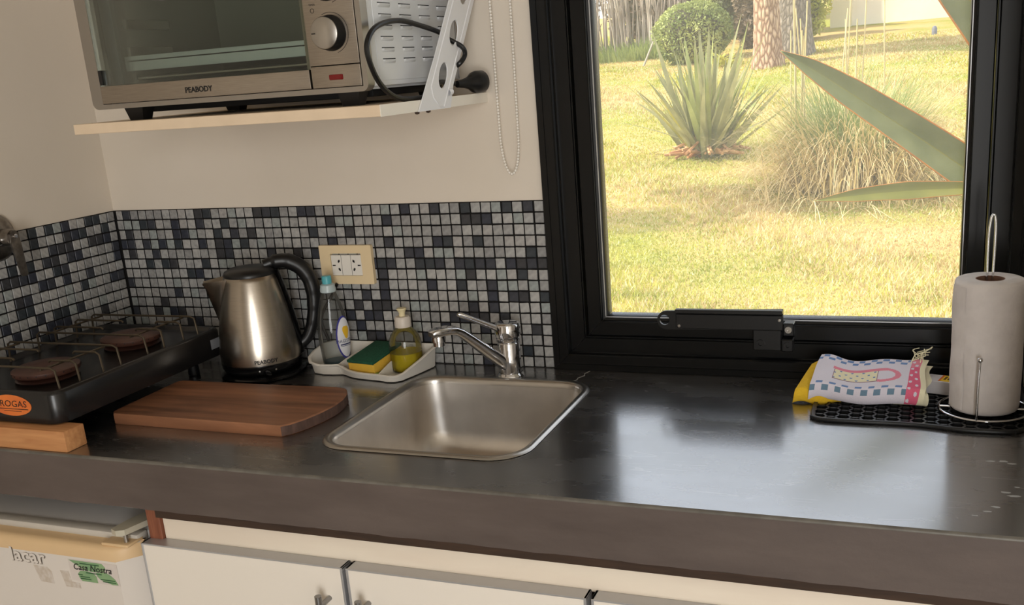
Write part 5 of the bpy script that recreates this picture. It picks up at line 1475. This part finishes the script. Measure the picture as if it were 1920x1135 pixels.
# trees
def bark(name, c0, c1):
    m = bpy.data.materials.new(name); m.use_nodes = True
    N = m.node_tree.nodes; L = m.node_tree.links; b = N['Principled BSDF']
    tc = N.new('ShaderNodeTexCoord'); mp = N.new('ShaderNodeMapping'); mp.inputs['Scale'].default_value = (1, 1, 0.35); L.new(tc.outputs['Object'], mp.inputs['Vector'])
    v = N.new('ShaderNodeTexVoronoi'); v.inputs['Scale'].default_value = 16; v.feature = 'DISTANCE_TO_EDGE'; L.new(mp.outputs['Vector'], v.inputs['Vector'])
    r = N.new('ShaderNodeValToRGB'); r.color_ramp.elements[0].color = (*c0, 1); r.color_ramp.elements[1].color = (*c1, 1); r.color_ramp.elements[1].position = 0.3
    L.new(v.outputs['Distance'], r.inputs['Fac']); L.new(r.outputs['Color'], b.inputs['Base Color']); b.inputs['Roughness'].default_value = 0.95
    bp = N.new('ShaderNodeBump'); bp.inputs['Strength'].default_value = 1.0; bp.inputs['Distance'].default_value = 0.04; L.new(v.outputs['Distance'], bp.inputs['Height']); L.new(bp.outputs['Normal'], b.inputs['Normal'])
    return m
def trunk(t, x, y, r0, h, m, lean=0.0):
    q = MB(); z0 = gz(x, y); rings = []
    for k in range(15):
        s = k / 14
        rr = r0 * (1 - 0.35 * s) * (1 + 0.35 * math.exp(-s * 14))
        rings.append([Vector((x + lean * s * h + rr * (1 + 0.05 * math.sin(5 * a + 7 * s) + 0.04 * math.sin(11 * a)) * math.cos(a), y + rr * (1 + 0.05 * math.sin(5 * a + 7 * s)) * math.sin(a), z0 - 0.05 + s * h)) for a in [2 * PI * j / 28 for j in range(28)]])
    q.loft(rings, True, False, True)
    q.obj('trunk', m, t, smooth=70)
dark_leaf = leaf_shader('tree_leaf', srgb(84, 94, 52), srgb(128, 134, 78), 1.0, 0.2)
t1 = thing('pine_tree', (-1.12, 17.2, gz(-1.12, 17.2)), 'thick rough-barked tree trunk in full sun beyond the flax bush', 'tree')
trunk(t1, -1.12, 17.2, 0.225, 5.5, bark('bark_brown', srgb(118, 86, 66), srgb(196, 168, 140)), -0.02)
puff('crown', (-2.0, 17.0, 5.3), (1.9, 1.1, 1.1), 7000, 0.10, dark_leaf, 21, t1, 0.3, 0.6)
t2 = thing('old_tree', (-0.86, 18.6, gz(-0.86, 18.6)), 'grey tree trunk standing close behind the rough-barked tree', 'tree')
trunk(t2, -0.86, 18.6, 0.31, 5.5, bark('bark_grey', srgb(96, 88, 78), srgb(150, 140, 126)), 0.01)
puff('crown', (0.4, 20.6, 6.2), (1.6, 1.2, 1.1), 7000, 0.10, dark_leaf, 22, t2, 0.3, 0.6)
# tree added out of view: its thin crown shades a band of the lawn
t3 = thing('added_shade_tree', (-4.6, 5.2, gz(-4.6, 5.2)), 'thin-leaved tree added out of view to shade the lawn', 'tree')
trunk(t3, -4.6, 5.2, 0.14, 4.6, bpy.data.materials['bark_grey'], 0.0)
for k, (dx, dy, dz, rx, ry, n_) in enumerate(((0.0, 0.1, 4.3, 1.5, 0.55, 900), (1.2, 0.5, 4.7, 1.3, 0.45, 700), (-0.9, -0.1, 4.9, 1.2, 0.5, 600), (0.5, 0.9, 5.3, 1.3, 0.4, 500))):
    puff('foliage', (-4.6 + dx, 5.2 + dy, gz(-4.6, 5.2) + dz), (rx, ry, 0.5), n_, 0.075, dark_leaf, 70 + k, t3, 0.3, 0.9)
# thicket along the boundary
for i, (x, y, rx, rz_, c0, c1, lab) in enumerate([
    (-2.3, 23.2, 1.15, 1.7, srgb(78, 88, 52), srgb(122, 128, 78), 'dark green tree behind the round shrub'),
    (-5.0, 24.2, 1.25, 1.8, srgb(98, 84, 70), srgb(146, 128, 108), 'reddish brown bush behind the bare stems at the left'),
    (-1.75, 20.8, 0.55, 0.9, srgb(112, 96, 78), srgb(158, 140, 114), 'brownish twiggy bush between the round shrub and the trunks'),
    (-7.9, 24.5, 1.3, 1.9, srgb(92, 92, 64), srgb(136, 132, 92), 'olive green bush at the far left of the garden'),
    (-3.9, 28.0, 2.0, 2.8, srgb(82, 88, 60), srgb(126, 128, 84), 'tall grey-green tree far behind the bare stems')]):
    b = thing('background_bush', (x, y, gz(x, y)), lab, 'bush')
    core('branches', (x, y, gz(x, y) + rz_ * 0.85), (rx * 0.7, rx * 0.6, rz_ * 0.8), dkc, b)
    puff('foliage', (x, y, gz(x, y) + rz_ * 0.9), (rx, rx * 0.8, rz_), 6500, 0.07, leaf_shader('bush_leaf_%d' % i, c0, c1, 1.2, 0.2), 40 + i, b, 0.2, 0.3)
th = thing('bare_thicket', (-4.9, 21.9, gz(-4.9, 21.9)), 'thicket of bare grey stems at the left edge of the lawn', 'thicket')
q = MB()
for k in range(170):
    x = -4.75 + random.uniform(-1.5, 1.0); y = 21.9 + random.uniform(-0.3, 0.5); z0 = gz(x, y); h = random.uniform(0.7, 2.2); l = random.gauss(0, 0.12)
    q.tube([(x, y, z0), (x + l * 0.4, y, z0 + h * 0.5), (x + l, y + random.gauss(0, 0.1), z0 + h)], random.uniform(0.008, 0.022), 5)
q.obj('stems', mat('bare_stem', srgb(150, 136, 122), 0.9, col2=srgb(186, 174, 160), nscale=1.5), th, smooth=60, fix=False)['kind'] = 'stuff'
V, Q = strands(2200, -4.75, 21.6, 1.3, (0.2, 0.5), 0.5, (0.2, 1.0), 0.012, 17); np_mesh('undergrowth', V, Q, pgreen, th)['kind'] = 'stuff'
MB().tube([(-3.98, 19.4, gz(-3.98, 19.4)), (-3.78, 19.5, 0.92), (-3.56, 19.6, 1.36)], 0.022, 7).top('wooden_stake', mat('stake', srgb(170, 160, 148), 0.9), (-3.98, 19.4, gz(-3.98, 19.4)), 'thin leaning wooden stake left of the round shrub', 'stake')
# neighbouring building
bd_ = thing('garden_building', (1.4, 25.5, 0.8), 'cream rendered building at the top of the lawn', 'building')
MB().box(-0.20, 5.5, 24.2, 28, 0.3, 4.2).obj('wall', mat('render_white', srgb(236, 226, 206), 0.9, col2=srgb(228, 216, 194), nscale=1.2), bd_, smooth=0)
MB().box(-0.68, -0.20, 24.0, 25.0, 0.3, 4.2).obj('pillar', mat('render_cream', srgb(216, 204, 168), 0.9), bd_, smooth=0, label='darker cream corner pillar')
MB().box(-0.9, 5.8, 23.7, 28.3, 4.2, 4.4).obj('roof_slab', mat('roof_grey', srgb(130, 120, 110), 0.9), bd_, smooth=0)
MB().lathe([(0.05, 0), (0.05, 0.12), (0.03, 0.16), (0, 0.17)], (1.62, 20.2, gz(1.62, 20.2)), seg=14).top('garden_lamp', mat('lamp_grey', srgb(110, 112, 120), 0.5), (1.62, 20.2, gz(1.62, 20.2)), 'small grey lamp post low in the grass near the building', 'lamp')
